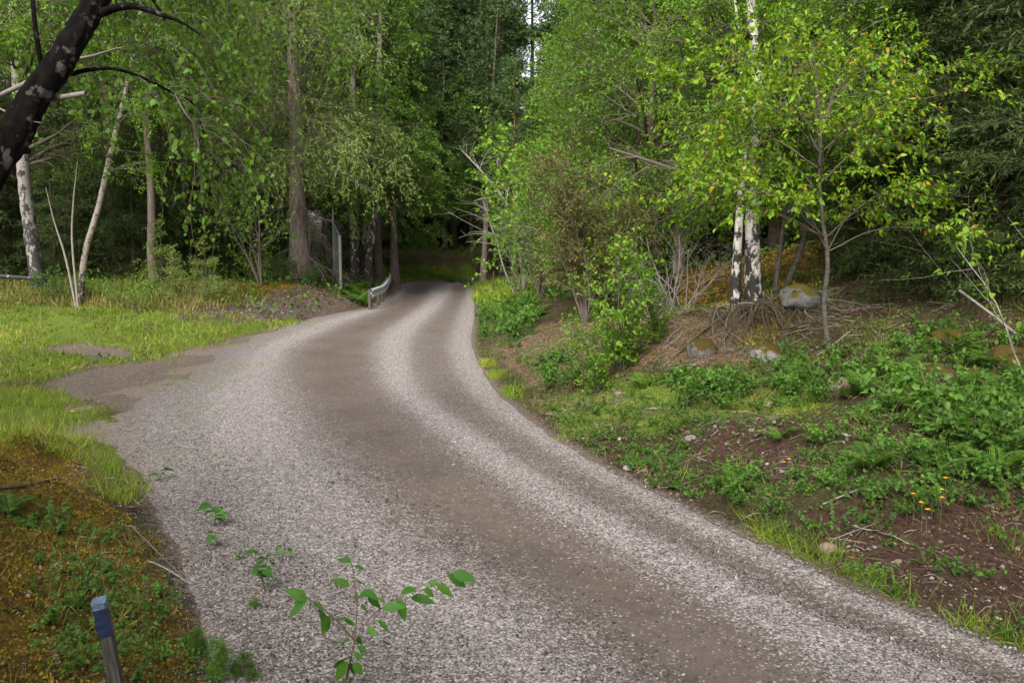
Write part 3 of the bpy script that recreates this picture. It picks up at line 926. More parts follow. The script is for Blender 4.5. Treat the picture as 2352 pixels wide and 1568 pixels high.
def frond_mesh(L=.6, seed=0, pinnae=18, mat=None, wid=.26, arch=.5):
    """one fern frond lying along +y, arching down, each pinna a toothed strip"""
    rng = np.random.default_rng(seed)
    t = np.linspace(0, 1, 12)
    P = np.stack([0 * t, L * t, L * (arch * t * (1 - t * 1.1)) * 1.0 + L * .55 * t * (1 - .75 * t)], -1)
    mb = MB(); tubes(mb, P, .004 * (1 - .8 * t), 3, 0)
    tp = np.linspace(.14, .98, pinnae)
    for sgn in (-1, 1):
        Q = np.stack([np.interp(tp, t, P[:, k]) for k in range(3)], -1)
        ln = wid * L * np.sin(np.clip(tp * 1.05 + .12, 0, 1) ** .8 * math.pi) ** .8 + .02
        sub = 5
        for k in range(pinnae):
            ax = nrm(np.array([sgn, .35, -.12 + rng.normal() * .06]))
            s = np.linspace(0, 1, sub + 1)[1:] - .08
            pp = Q[k] + ax * (s * ln[k])[:, None]
            for s2 in (-1, 1):
                yd = nrm(np.array([sgn * .55, s2 * .9, -.1]))
                put(mb, LEAF2, pp, np.repeat(yd[None], sub, 0), np.repeat(UP[None], sub, 0), ln[k] * .33 * (1.15 - s), 1, np.full(sub, rng.random()))
    return mb.mesh('frond', [STEM, mat or L_FERN])


def rosette_mesh(seed, n, size, leaf, wid=.2):
    rng = np.random.default_rng(seed)
    mb = MB()
    a = np.arange(n) * 2.4 + rng.random(n) * .4
    el = rng.uniform(.15, .8, n)
    y = np.stack([np.cos(a) * np.cos(el), np.sin(a) * np.cos(el), np.sin(el)], -1)
    put(mb, big_leaf(pts=(0, .3, .65, 1), prof=(.15, .7, 1, 0), wid=wid, fold=.05, droop=.35), np.zeros((n, 3)), y, np.repeat(UP[None], n, 0), size * rng.uniform(.6, 1.1, n), 0, rng.random(n))
    return mb.mesh('leaves', [leaf])


def place(meshes, names, name, label, cat, loc, rz=0, scale=1.0, lean=(0, 0), group=None, kinds=None):
    t = thing(name, label, cat, tuple(loc), rz, group, scale, lean)
    for nm, me in zip(names if len(names) == len(meshes) else ('stem',) * (len(meshes) - 1) + (names[-1],), meshes):
        link(nm, me, t)
    return t


TC = ('trunk', 'crown')
SF = ('stems', 'foliage')

# prototypes shared by the copies
NEEDLE2 = (NEEDLE[0] * np.array([.85, 1, 1]), NEEDLE[1])
T_BIRCH = [broadleaf(11, 13, .13, .14, 3.2, 64, L_BIRCH, B_SPRUCE, .10),
           broadleaf(12, 12, .12, .08, 3.4, 66, L_BIRCH_D, B_SPRUCE, .10),
           broadleaf(13, 15, .17, .10, 3.8, 64, L_FAR, B_PINE, .14),
           broadleaf(14, 15, .14, .40, 3.2, 64, L_BIRCH, B_PINE, .10)]
T_SPRUCE = [conifer(21, 17, .19, .02, 2.9, 175, L_SPRUCE, B_SPRUCE, B_SPRUCE, .12, per=20, n2=20, nl=.115, l2=.24, tm=NEEDLE2),
            None]
T_SPRUCE[1] = T_SPRUCE[0]
T_SPRUCE.append(conifer(28, 5.5, .07, .0, 1.75, 150, L_SPRUCE, B_SPRUCE, B_SPRUCE, .12, ang=1.95, grav=.05, per=20, n2=17, nl=.07, l2=.26, tm=NEEDLE2, dead=10, nper1=30))
T_FAR = [conifer(23, 24, .22, .10, 3.4, 150, L_FIRFAR, B_SPRUCE, B_SPRUCE, n2=14, per=10, nl=.28, nper1=18, dead=22),
         conifer(24, 22, .20, .26, 3.0, 130, L_FIRFAR, B_PINE, B_SPRUCE, ang=1.5, grav=.5, n2=14, per=10, nl=.28, nper1=18, dead=26, topf=.5)]
T_PINE = conifer(25, 21, .20, .36, 3.2, 75, L_FIRFAR, B_PINE, ang=1.45, grav=.6, n2=18, per=16, nl=.22, nper1=8, dead=10, topf=.45, l2=.24, deadlen=.35)
T_PINER = conifer(26, 19, .17, .42, 3.0, 65, L_FIRFAR, B_PINER, ang=1.45, grav=.6, n2=18, per=16, nl=.22, nper1=8, dead=6, topf=.45, l2=.24, deadlen=.3)
T_LARCH = conifer(27, 20, .36, .23, 5.0, 140, L_LARCH, B_LARCH, B_DEAD, .08, ang=1.8, grav=-.3, n2=11, per=13, nl=.155, nper1=12, tgrav=-1.3, l2=.22, dead=44, n3=28, l3=.23, topf=.5, deadlen=.45)

# ------------------------------------------------------------------ left side of the road
g_w = 'spruces of the dark wood left of the meadow'
for i, (px, Y, k, s, lb) in enumerate([
        (20, 33, 0, 1.0, 'dark spruce behind the mossy birch at the left edge'),
        (150, 36, 1, 1.0, 'dark spruce seen just left of the thin leaning birch'),
        (265, 32, 0, .95, 'dark spruce right behind the thin leaning birch'),
        (370, 36, 1, 1.05, 'dark spruce behind the small spruce saplings by the meadow'),
        (470, 38, 0, 1.0, 'dark spruce midway between leaning birch and larch'),
        (570, 41, 1, 1.1, 'dark spruce nearest left of the big larch'),
        (-130, 30, 1, 1.1, 'dark spruce cut by the left picture edge'),
        (90, 44, 0, 1.15, 'tall spruce deep behind the mossy birch'),
        (330, 46, 0, 1.15, 'tall spruce deep behind the leafy bush at the meadow edge'),
        (520, 50, 1, 1.3, 'tall spruce deep in the wood left of the larch')]):
    b = base_at(px, Y)
    place(T_SPRUCE[k], TC, 'spruce_tree', lb, 'spruce', b, i * 1.7, s, group=g_w)

for i, (px, Y, k, s, lb) in enumerate([
        (360, 27, 3, .95, 'leafy birch in front of the dark spruces, right of the thin leaning birch'),
        (520, 37, 3, 1.0, 'leafy birch standing left of the big larch'),
        (-60, 22, 3, .95, 'leafy birch whose crown fills the left picture edge'),
        (430, 42, 3, 1.1, 'leafy birch deep behind the spruce saplings')]):
    b = base_at(px, Y)
    place(T_BIRCH[k], TC, 'birch_tree', lb, 'birch', b, i * 2.1 + .4, s, group='leafy birches at the meadow edge')


def px_tree(pts, radii, seed, mat, name, label, cat='birch', sides=10, crown=None, rough=.06, dense=70):
    """a tree whose trunk follows points (px, py, distance) of the photo"""
    W = np.array([at(*q) for q in pts])
    z0 = float(H(W[0, 0], W[0, 1])) - .06
    W[0, 2] = min(W[0, 2], z0)
    b = W[0].copy(); P = smooth_line(W - b, 16)
    R = np.interp(np.linspace(0, 1, 16), np.linspace(0, 1, len(radii)), radii)
    t = thing(name, label, cat, tuple(b))
    link('trunk', trunk_mesh('trunk', P, R, mat, sides, dense, rough, seed), t)
    if crown:
        T, Cm = broadleaf(seed, 1, 1, bark=mat, P=P, R=R, **crown)
        link('crown', Cm, t)
    return t, P, R


px_tree([(92, 662, 27), (75, 560, 27), (58, 440, 27), (48, 300, 27), (36, 110, 27), (25, -120, 27), (15, -400, 27)],
        [.26, .21, .19, .17, .15, .11, .04], 31, B_BIRCHD, 'birch_tree', 'stout pale birch with mossy foot beside the fallen log at left', 'birch', 12,
        dict(c0=.38, spread=2.6, nb=34, leaf=L_BIRCH, size=.066))
px_tree([(180, 652, 24), (195, 585, 24), (225, 480, 24), (250, 370, 24), (290, 200, 24), (318, 60, 24), (330, -80, 24)],
        [.10, .085, .08, .07, .06, .045, .02], 32, B_BIRCH2, 'birch_tree', 'thin pale birch leaning right at the meadow edge', 'birch', 8,
        dict(c0=.42, spread=1.6, nb=26, leaf=L_BIRCH, size=.062, n2=6, n3=10))
px_tree([(176, 640, 23.6), (166, 560, 23.6), (168, 470, 23.6), (178, 370, 23.6)], [.035, .03, .022, .01], 33, B_GREY, 'bare_sapling', 'slender bare stem left of the thin leaning birch', 'sapling', 6)
px_tree([(172, 640, 23.8), (150, 590, 23.8), (125, 510, 23.8), (105, 430, 23.8)], [.04, .03, .022, .01], 34, B_GREY, 'bare_sapling', 'bare stem slanting left between the two pale birches', 'sapling', 6)

# fallen birch log
a, b = at(-120, 625, 26.3), at(86, 640, 26.6)
b = np.array([b[0], b[1], b[2]])
t = thing('fallen_log', 'thin white fallen log lying against the birch foot at left', 'log', tuple(a))
link('log', trunk_mesh('log', np.array([[0, 0, 0], (b - a) * .5, b - a]), np.array([.075, .065, .055]), B_BIRCH2, 8, 30, .06, 3), t)

# meadow-edge bushes
SH = [shrub_mesh(41, 1.3, 9, 1.0, L_BUSH, .075, 9, 7),
      shrub_mesh(42, 1.1, 10, 1.2, L_RASP, .07, 9, 6),
      shrub_mesh(43, .7, 8, 1.3, L_HERB, .06, 8, 6),
      shrub_mesh(44, .45, 8, 1.5, L_HERB, .045, 6, 5),
      shrub_mesh(45, .55, 7, 1.4, L_RASP, .055, 7, 5)]
for i, (px, Y, k, s, lb) in enumerate([
        (140, 24.5, 1, 1.1, 'leafy bush between the stout birch and the thin leaning birch'),
        (265, 23.5, 0, .75, 'low leafy bush right of the thin leaning birch foot'),
        (320, 22.5, 0, .85, 'bright leafy bush reaching over the meadow grass'),
        (205, 24.2, 2, 1.0, 'small herb bush at the foot of the thin leaning birch'),
        (655, 32.2, 1, 1.2, 'leafy bush at the left foot of the larch'),
        (585, 31, 0, 1.1, 'leafy bush on the moss left of the larch'),
        (705, 32.3, 2, 1.3, 'green climber bush at the right foot of the larch')]):
    place(SH[k], SF, 'leafy_bush', lb, 'bush', base_at(px, Y), i * 1.3, s)
SAPL = [conifer(51, 1.5, .03, .05, .62, 36, L_LARCH, B_SPRUCE, n2=8, per=9, nl=.06, dead=0, nper1=14, tgrav=-.4)]
for i, (px, Y, s, lb) in enumerate([(405, 24.5, 1.0, 'small bright spruce sapling at the back of the meadow'),
                                    (375, 26, 1.55, 'taller spruce sapling left behind the smallest one'),
                                    (475, 25, 1.25, 'spreading spruce sapling by the chip-strewn bank')]):
    place(SAPL[0], TC, 'spruce_sapling', lb, 'sapling', base_at(px, Y), i, s)

# unseen birches added beside and behind the camera to shade the foreground
for i, (x_, y_, k, s, lb) in enumerate([(-7.5, -2.5, 1, .9, 'unseen leafy birch added on the bank left of the viewer'), (-3.0, -5.5, 0, .95, 'unseen leafy birch added behind the viewer on the left'),
                                        (2.5, -6.5, 1, 1.0, 'unseen leafy birch added behind the viewer beyond the road'), (8.5, -3.0, 0, .95, 'unseen leafy birch added across the road right of the viewer'),
                                        (11.0, 3.0, 1, .9, 'unseen leafy birch added on the right bank beside the viewer'), (-10.5, 3.5, 3, .9, 'unseen leafy birch added on the left bank out of view')]):
    place(T_BIRCH[k], TC, 'birch_tree', lb, 'birch', (x_, y_, float(H(x_, max(y_, -3.9)))), i * 1.9, s, group='unseen birches added around the viewpoint for shade')

# larch, birch clump, pines
place(T_LARCH, TC, 'larch_tree', 'big drooping larch with grey trunk on the bank left of the road', 'larch', base_at(690, 33), .3, 1.0)
for px, tp, Y, r, lb in ((815, 812, 39.5, .26, 'left birch of the three behind the guardrail'), (836, 842, 40.5, .16, 'slim middle birch of the three behind the guardrail'),
                         (846, 862, 39, .23, 'right birch of the three behind the guardrail, leaning right')):
    px_tree([(px, 660, Y), (px, 600, Y), ((px + tp) / 2 + (4 if px > 840 else 0), 500, Y), (tp, 370, Y), (tp + (tp - px) * .6, 100, Y), (tp + 10, -200, Y)],
            [r, r * .85, r * .8, r * .7, r * .45, .04], int(px), B_BIRCHM, 'birch_tree', lb, 'birch', 10,
            dict(c0=.40, spread=3.2, nb=34, leaf=L_FAR, size=.14, up=1.0, n3=18))
for i, (px, Y, m_, s, rz, lb) in enumerate([(872, 45, T_PINE, 1.0, 0, 'pine trunk just right of the three birches'),
                                            (908, 44, T_PINE, 1.05, 1, 'straight pine trunk left of the road bend'),
                                            (1182, 41, T_PINER, .55, 2, 'red-barked pine right of the road bend'),
                                            (1118, 58, T_PINE, 1.12, 4, 'tall pine rising into the sky gap beyond the bend')]):
    place(m_, TC, 'pine_tree', lb, 'pine', base_at(px, Y), rz, s)
place(T_FAR[1], TC, 'spruce_tree', 'spruce with leaning trunk at the right of the road bend', 'spruce', base_at(1108, 47), .5, .85, lean=(0, .07))

# the wood goes on behind on both sides
rngB = np.random.default_rng(5)
for i, (px, Y) in enumerate([(p_ + rngB.normal() * 15, Y_) for Y_, ps in ((41, (60, 200, 300, 420)), (49, (-60, 60, 170, 270, 380, 450, 610)), (57, (-120, 0, 110, 230, 330, 470, 560, 660)), (66, (-60, 60, 180, 300, 420, 540))) for p_ in ps]):
    place(T_FAR[0] if i % 3 else T_SPRUCE[0], TC, 'spruce_tree', 'dark conifer deep in the wood behind the meadow', 'spruce', base_at(px, Y), i * 1.9, rngB.uniform(.85, 1.15), group='conifers deep in the left wood')
for i, (px, Y) in enumerate([(p_ + rngB.normal() * 20, Y_) for Y_, ps in ((24, (2200, 2400, 2600)), (31, (1800, 2050, 2230, 2420)), (38, (1500, 1680, 1860, 2000, 2180, 2380)), (50, (1480, 1580, 1700, 1820, 1950, 2100))) for p_ in ps]):
    place(T_FAR[0] if i % 2 else T_SPRUCE[1], TC, 'spruce_tree', 'dark conifer deep in the wood on the right slope', 'spruce', base_at(px, Y), i * 1.7, rngB.uniform(.9, 1.2), group='conifers deep in the right wood')
for i, (px, Y, s) in enumerate([(30, 31, 1.2), (130, 30, .9), (230, 33, 1.3), (310, 31, 1.0), (440, 33, 1.3), (540, 35, 1.2), (-70, 29, 1.2), (620, 37, 1.2)]):
    place(T_SPRUCE[2], TC, 'spruce_tree', 'low-branched spruce filling the dark edge of the left wood', 'spruce', base_at(px, Y), i * 1.3, s, group='low spruces at the edge of the left wood')

# forest beyond the bend
rngF = np.random.default_rng(77)
far = [(px, Y) for Y, pxs in ((60, (700, 800, 890, 985, 1060, 1290, 1390)), (68, (640, 760, 850, 940, 1020, 1095, 1150, 1340, 1460)),
                              (78, (560, 680, 800, 900, 980, 1060, 1130, 1300, 1420, 1540)), (92, (600, 760, 860, 960, 1050, 1140, 1290)), (74, (1190, 1225, 1262)), (100, (1090, 1165, 1205, 1245, 1320)), (50, (1210, 1275)),
                              (45, (640, 745)), (59, (960, 1025, 1095, 820)))
       for px in pxs]
for i, (px, Y) in enumerate(far):
    px += rngF.normal() * 10
    s = rngF.uniform(.8, 1.1)
    if 1160 < px < 1285 and Y > 55:
        s *= .5
    k = i % 3 == 1
    place(T_FAR[int(k)], TC, 'spruce_tree', 'tall conifer in the far wood beyond the road bend', 'spruce', base_at(px, Y), i * 2.3, s, group='conifers of the far wood beyond the bend')
for i, (px, Y, s) in enumerate([(890, 63, 1.8), (945, 66, 2.1), (990, 62, 1.7), (1040, 64, 2.2), (1085, 66, 2.0), (1150, 62, 1.7), (1125, 72, 2.4), (1195, 66, 1.6), (1250, 60, 1.7), (1010, 74, 2.5), (930, 76, 2.5), (830, 58, 1.9)]):
    place(T_SPRUCE[2], TC, 'spruce_tree', 'young low-branched spruce between the far trunks beyond the bend', 'spruce', base_at(px, Y), i * 1.3, s, group='young spruces beyond the bend')
for i, (px, Y, k, s, lb) in enumerate([
        (905, 50, 2, .9, 'leafy tree arching over the far left road edge'),
        (1085, 57, 2, .72, 'bright leafy tree right behind the road turn'),
        (1150, 52, 2, .58, 'low bright leafy tree beside the leaning trunk at the turn'),
        (1010, 66, 2, 1.25, 'leafy tree in front of the far conifers left of the sky gap'),
        (760, 48, 2, 1.15, 'leafy tree behind the larch and fence')]):
    place(T_BIRCH[k], TC, 'birch_tree', lb, 'birch', base_at(px, Y), i + .7, s)

# ------------------------------------------------------------------ guardrail, fence, marker posts
GALV = plain('galvanised_steel', (.55, .57, .58), .5, .25, 12, .2, .1)
GALVP = plain('galvanised_post', (.20, .225, .21), .7, .1, 20, .3, .1)
DARKW = plain('dark_wood', (.07, .055, .045), .9, 0, 40, .4, .4)
path = smooth_line(np.array([[-5.00, 29.8], [-5.02, 32.3], [-5.32, 35.6], [-5.95, 41.0], [-6.5, 45.0]]), 40)
prof = np.array([[0.0, .155], [.03, .155], [.085, .12], [.085, .075], [.02, .035], [.02, -.035], [.085, -.075], [.085, -.12], [.03, -.155], [0, -.155]])
prof2 = prof - np.array([.012, 0])
gb = np.array([-5.0, 29.8, 0.0])
t = thing('guardrail', 'short galvanised guardrail curving along the left edge of the road', 'guardrail', tuple(gb))
mb = MB()
tn = np.gradient(path, axis=0); tn /= np.linalg.norm(tn, axis=1, keepdims=True)
nn = np.stack([tn[:, 1], -tn[:, 0]], -1)                      # towards the road
ring = np.vstack([prof, prof2[::-1]])
Vr = []
for i in range(len(path)):
    zc = .60 + float(max(H(path[i, 0], path[i, 1]), -.03)) * .5
    for a_, z_ in ring:
        q = path[i] + nn[i] * (a_ + .06)
        Vr.append([q[0] - gb[0], q[1] - gb[1], zc + z_])
n = len(ring)
Fr = [[i * n + j, i * n + (j + 1) % n, (i + 1) * n + (j + 1) % n, (i + 1) * n + j] for i in range(len(path) - 1) for j in range(n)]
mb.add(Vr, Fr, 0)
caps = [[0, 1, 2 * len(prof) - 2, 2 * len(prof) - 1]] + [[j, j + 1, n - 2 - j, n - 1 - j] for j in range(1, len(prof) - 1)]
mb.add(np.array(Vr[:n]), caps, 0)
link('rail', mb.mesh('rail', [GALV]), t)
box_q = np.array([[0, 2, 3, 1], [4, 5, 7, 6], [0, 1, 5, 4], [2, 6, 7, 3], [0, 4, 6, 2], [1, 3, 7, 5]])


def boxv(sx, sy, z0, z1):
    return np.array([[x, y, z] for z in (z0, z1) for y in (-sy / 2, sy / 2) for x in (-sx / 2, sx / 2)])


for d in (30.0, 32.0, 34.0, 36.0, 38.0, 40.0, 42.0, 44.0):
    k = np.argmin(np.abs(path[:, 1] - d))
    x, y = path[k] + nn[k] * (-.02)
    mb = MB(); mb.add(boxv(.10, .12, -.3, .74), box_q, 0)
    link('post', mb.mesh('post', [DARKW]), t, (x - gb[0], y - gb[1], float(H(x, y)) * .6))

c0 = base_at(768, 37.0); t = thing('wire_fence', 'tall wire mesh fence with grey posts behind the guardrail', 'fence', tuple(c0))
ends = {'corner': c0, 'near': base_at(783, 33.6), 'left': base_at(712, 37.2), 'left2': base_at(600, 37.6)}
mbw = MB()


def wire(a, b, r=.003):
    tubes(mbw, np.array([a, b]) - c0, np.array([r, r]), 3)


hts = {'corner': 2.85, 'near': 2.15, 'left': 2.3, 'left2': 2.3}
for k, v in ends.items():
    mb = MB(); r_ = .06 if k == 'near' else .045
    tubes(mb, np.array([[0, 0, -.3], [0, 0, hts[k] * .5], [0, 0, hts[k]]]), np.array([r_] * 3), 10)
    mb.add(np.array([[math.cos(q) * r_, math.sin(q) * r_, hts[k]] for q in np.arange(8) * math.pi / 4]), [[0, 1, 2, 3], [3, 4, 7, 0], [4, 5, 6, 7]], 0)
    link('post', mb.mesh('post', [GALVP]), t, tuple(v - c0))
for a_, b_, h1, h2 in (('corner', 'near', 2.3, 2.1), ('corner', 'left', 2.3, 2.3), ('left', 'left2', 2.3, 2.3)):
    A, B = ends[a_], ends[b_]
    mb = MB()
    tubes(mb, np.array([A + UP * h1 - c0, (A + B) / 2 + UP * (h1 + h2) / 2 - c0, B + UP * h2 - c0]), np.array([.025] * 3), 6)
    link('top_rail', mb.mesh('top_rail', [GALVP]), t)
    nw = int(np.linalg.norm(B - A) / .07)
    for i in range(nw + 1):
        q = A + (B - A) * i / nw; hh_ = h1 + (h2 - h1) * i / nw
        wire(q + UP * .05, q + UP * (hh_ - .02), .0018)
    for zf in np.linspace(.05, .97, 22):
        wire(A + UP * h1 * zf, B + UP * h2 * zf, .0018)
tag(link('wire_mesh', mbw.mesh('wire_mesh', [GALVP]), t), kind='stuff')
b = base_at(1133, 36.0)
t = thing('marker_post', 'thin dark marker post in the grass right of the bend', 'post', tuple(b))
mb = MB(); tubes(mb, np.array([[0, 0, -.2], [0, 0, .5], [.02, 0, 1.05]]), np.array([.03, .028, .026]), 8); link('shaft', mb.mesh('shaft', [DARKW]), t)
mb = MB(); mb.add(boxv(.065, .065, 1.04, 1.08) + np.array([.02, 0, 0]), box_q, 0); link('cap', mb.mesh('cap', [DARKW]), t)

# ------------------------------------------------------------------ right side of the road
for i, (px, Y, k, s, lb) in enumerate([
        (2160, 15.5, 0, 1.0, 'dark spruce behind the right arm of the yellow-green cherry'),
        (2345, 13.2, 1, 1.05, 'dark spruce at the right picture edge behind the bare twigs'),
        (2050, 20, 1, 1.0, 'dark spruce right behind the slim leaning birch'),
        (2520, 11.5, 0, 1.0, 'dark spruce cut by the right picture edge'),
        (2260, 20, 0, 1.1, 'tall spruce second row behind the right-hand spruces'),
        (2480, 17, 1, 1.2, 'tall spruce filling the top right corner'),
        (2010, 14.6, 2, 1.0, 'low spruce with branches to the ground just right of the boulder'),
        (2085, 13.4, 2, .9, 'low spruce with branches to the ground right of the cherry trunk'),
        (2190, 13.0, 2, 1.0, 'low spruce behind the large fern'),
        (2290, 12.0, 2, .95, 'low spruce behind the two mossy boulders'),
        (2390, 11.2, 2, 1.0, 'low spruce behind the bare twigs at the right edge'),
        (2110, 16.5, 2, 1.2, 'low spruce between the tall spruces at right'),
        (1930, 30, 0, 1.1, 'spruce far up the moss slope behind the boulder'),
        (2110, 27, 1, 1.2, 'spruce deep in the dark wood at right'),
        (1600, 40, 0, 1.2, 'spruce behind the big birch crown right of the road'),
        (1420, 44, 1, 1.3, 'spruce behind the maple bush on the right'),
        (1750, 42, 0, 1.2, 'spruce far behind the birch pair')]):
    place(T_SPRUCE[k], TC, 'spruce_tree', lb, 'spruce', base_at(px, Y), i * 1.1 + .5, s, group='spruces of the dark wood on the right')
for i, (px, Y, k, s, lb) in enumerate([
        (1490, 21, 1, .95, 'leafy birch behind the juniper, its crown hanging low'),
        (1462, 27, 0, 1.05, 'leafy birch left of the juniper beside the sky gap'),
        (1560, 28, 3, 1.05, 'leafy birch behind the dead brush on the moss slope'),
        (1335, 34, 1, .9, 'leafy birch behind the maple bush'),
        (1975, 28, 3, 1.0, 'leafy birch on the moss slope behind the cherry'),
        (1700, 32, 0, 1.1, 'leafy birch far back behind the birch pair')]):
    place(T_BIRCH[k], TC, 'birch_tree', lb, 'birch', base_at(px, Y), i * 2.4 + .1, s, group='leafy birches on the right slope')

bt, bP, bR = px_tree([(1733, 728, 14), (1729, 600, 14), (1728, 480, 14), (1735, 330, 14), (1738, 180, 14), (1725, 0, 14), (1718, -300, 14), (1712, -800, 14)],
        [.19, .125, .105, .09, .082, .07, .05, .02], 61, B_BIRCH, 'birch_tree', 'tall white birch with black foot, the thicker of the pair on the bank', 'birch', 14,
        dict(c0=.30, spread=2.3, nb=40, leaf=L_BIRCH, size=.062, n3=24))
px_tree([(1688, 730, 13.6), (1691, 620, 13.6), (1697, 520, 13.6), (1702, 440, 13.7), (1712, 300, 13.9), (1700, 120, 14), (1680, -80, 14.2)],
        [.105, .075, .062, .055, .045, .032, .012], 62, B_BIRCH, 'birch_tree', 'slimmer white birch left of the thick one on the bank', 'birch', 12,
        dict(c0=.42, spread=1.7, nb=30, leaf=L_BIRCH, size=.06, n3=20))
px_tree([(1790, 692, 14.5), (1830, 600, 14.5), (1862, 500, 14.5), (1900, 400, 14.5), (1940, 285, 14.5), (1985, 130, 14.5), (2012, 0, 14.5), (2045, -250, 14.5)],
        [.06, .048, .044, .04, .036, .03, .026, .01], 63, B_SAPL, 'birch_tree', 'slim grey birch leaning right beside the boulder', 'birch', 8,
        dict(c0=.40, spread=1.7, nb=26, leaf=L_BIRCH, size=.06, n3=20))
px_tree([(1776, 718, 14.2), (1787, 610, 14.2), (1803, 490, 14.2), (1815, 380, 14.2), (1822, 250, 14.2)], [.05, .04, .032, .024, .01], 64, B_SAPL, 'birch_sapling', 'thin grey stem between the white birches and the leaning one', 'sapling', 8,
        dict(c0=.45, spread=1.0, nb=14, leaf=L_BIRCH, size=.06, n3=12))

# roots washed out of the bank below the birches, part of the thick birch
rngR = np.random.default_rng(5)
for i in range(46):
    x0 = rngR.uniform(-.85, .55); px_, py_ = 1640 + rngR.random() * 160, 735 + rngR.random() * 25
    g0 = np.array(bt.location) + np.array([x0, -.25 - .65 * rngR.random(), .02])
    pts = []
    gx, gy_ = g0[0], g0[1]
    dx = rngR.normal() * .14 + x0 * .12
    for k in range(6):
        z = float(H(gx, gy_)) + (.04 if k < 5 else -.02) + rngR.random() * .06
        pts.append([gx, gy_, z]); gx += dx * .7 + rngR.normal() * .07; gy_ -= .13 + .12 * rngR.random()
    Q = smooth_line(np.array(pts) - np.array(bt.location), 14)
    r0 = rngR.uniform(.007, .022)
    mb = MB(); tubes(mb, Q, r0 * np.linspace(1, .4, 14), 6)
    link('root', mb.mesh('root', [B_GREY if i % 5 == 0 else B_TWIG]), bt)

# cherry with yellow-green leaves
tips = [(1480, 440, .2), (1520, 370, -.6), (1530, 290, .5), (1515, 160, -.3), (1600, 420, -.9), (1610, 70, .6), (1650, 230, -1.0), (1700, 330, .9),
        (1740, 45, -.4), (1790, 200, -1.2), (1850, 60, .5), (1760, 440, -1.1), (1960, 120, .8), (2060, 100, -.5), (2285, 140, .2), (2225, 205, -.6),
        (2180, 260, -.2), (2080, 330, .9), (2110, 430, -.4), (2010, 390, -1.0), (2215, 530, -.3), (1980, 480, .7), (1660, 470, .3), (1890, 250, -.8), (2040, 220, -1.1), (1590, 330, -.2), (2120, 170, .7)]
W = np.array([at(*q) for q in [(1903, 815, 11), (1893, 700, 11), (1901, 600, 11), (1889, 500, 11), (1882, 400, 11), (1885, 280, 11), (1870, 130, 11)]])
W[0, 2] = float(H(W[0, 0], W[0, 1])) - .05
ct = thing('cherry_tree', 'young cherry with yellow-green leaves and thin trunk on the right bank', 'cherry', tuple(W[0]))
cb = W[0].copy(); P = smooth_line(W - cb, 20); R = np.interp(np.linspace(0, 1, 20), [0, .1, .5, 1], [.042, .034, .026, .008])
link('trunk', trunk_mesh('trunk', P, R, B_SAPL, 10, 70, .05, 9), ct)
rngC = np.random.default_rng(8)
lim = []
for px, py, dz in tips:
    e = at(px, py, 11 + dz) - cb
    s = P[int(np.clip(np.interp(e[2], P[:, 2], np.arange(20)) - 2 - 3 * rngC.random(), 7, 18))]
    m1 = s * .6 + e * .4 + UP * .22 + rngC.normal(size=3) * .06
    lim.append(smooth_line(np.array([s, m1, e]), 9))
lim = np.array(lim); lr = np.linspace(.011, .003, 9)[None].repeat(len(lim), 0)
b2, r2, _ = grow(rngC, lim, lr, 420, .38, 1, .75, .55, 5, -.12, .08, .6, flat=.75)
b3, r3, _ = grow(rngC, b2, r2, 760, .15, 1, .75, .28, 4, -.2, .08, .6, flat=.6)
mbB = MB(); tubes(mbB, lim, lr, 6); link('limbs', mbB.mesh('limbs', [B_TWIG]), ct)
mbC = MB(); tubes(mbC, b2, r2, 4, 0); tubes(mbC, b3, r3, 3, 0)
LC = (big_leaf(pts=(0, .3, .65, 1), prof=(.05, .9, .85, 0), wid=.24, fold=.08, droop=.25))
pos = []; yd = []
for bb, per in ((b2, 10), (b3, 9)):
    p_, t_, _ = along(rngC, bb, per, .1)
    pos.append(p_); yd.append(t_)
pos = np.concatenate(pos); yd = np.concatenate(yd); n = len(pos)
yd = nrm(yd * .7 + rngC.normal(size=(n, 3)) * .55 - UP * .45)
upv = nrm(UP + rngC.normal(size=(n, 3)) * .45)
sz = .078 * rngC.uniform(.5, 1.25, n); rn = np.clip(rngC.normal(.38, .28, n), 0, 1)
order = np.argsort(pos[:, 1])                       # nearest leaves are parts of their own
near, rest = order[:260], order[260:]
put(mbC, LEAF4, pos[rest], yd[rest], upv[rest], sz[rest], 1, rn[rest])
link('crown', mbC.mesh('crown', [B_TWIG, L_CHERRY]), ct)


def leaf_objects(parent, tm, pos, yd, upv, sz, mats_rn, mat, name='leaf', nvar=6):
    """leaves as parts of their own, sharing a few meshes"""
    ms = []
    for k in range(nvar):
        mb = MB(); mb.add(tm[0], tm[1], 0, (k + .5) / nvar, True); ms.append(mb.mesh(name, [mat]))
    y = nrm(yd); x = nrm(np.cross(y, upv)); z = np.cross(x, y)
    for i in range(len(pos)):
        o = link(name, ms[int(min(nvar - 1, mats_rn[i] * nvar))], parent)
        Mx = Matrix(np.stack([x[i] * sz[i], y[i] * sz[i], z[i] * sz[i]], 1).tolist()).to_4x4()
        Mx.translation = pos[i].tolist()
        o.matrix_local = Mx


leaf_objects(ct, LC, pos[near], yd[near], upv[near], sz[near], rn[near], L_CHERRY)

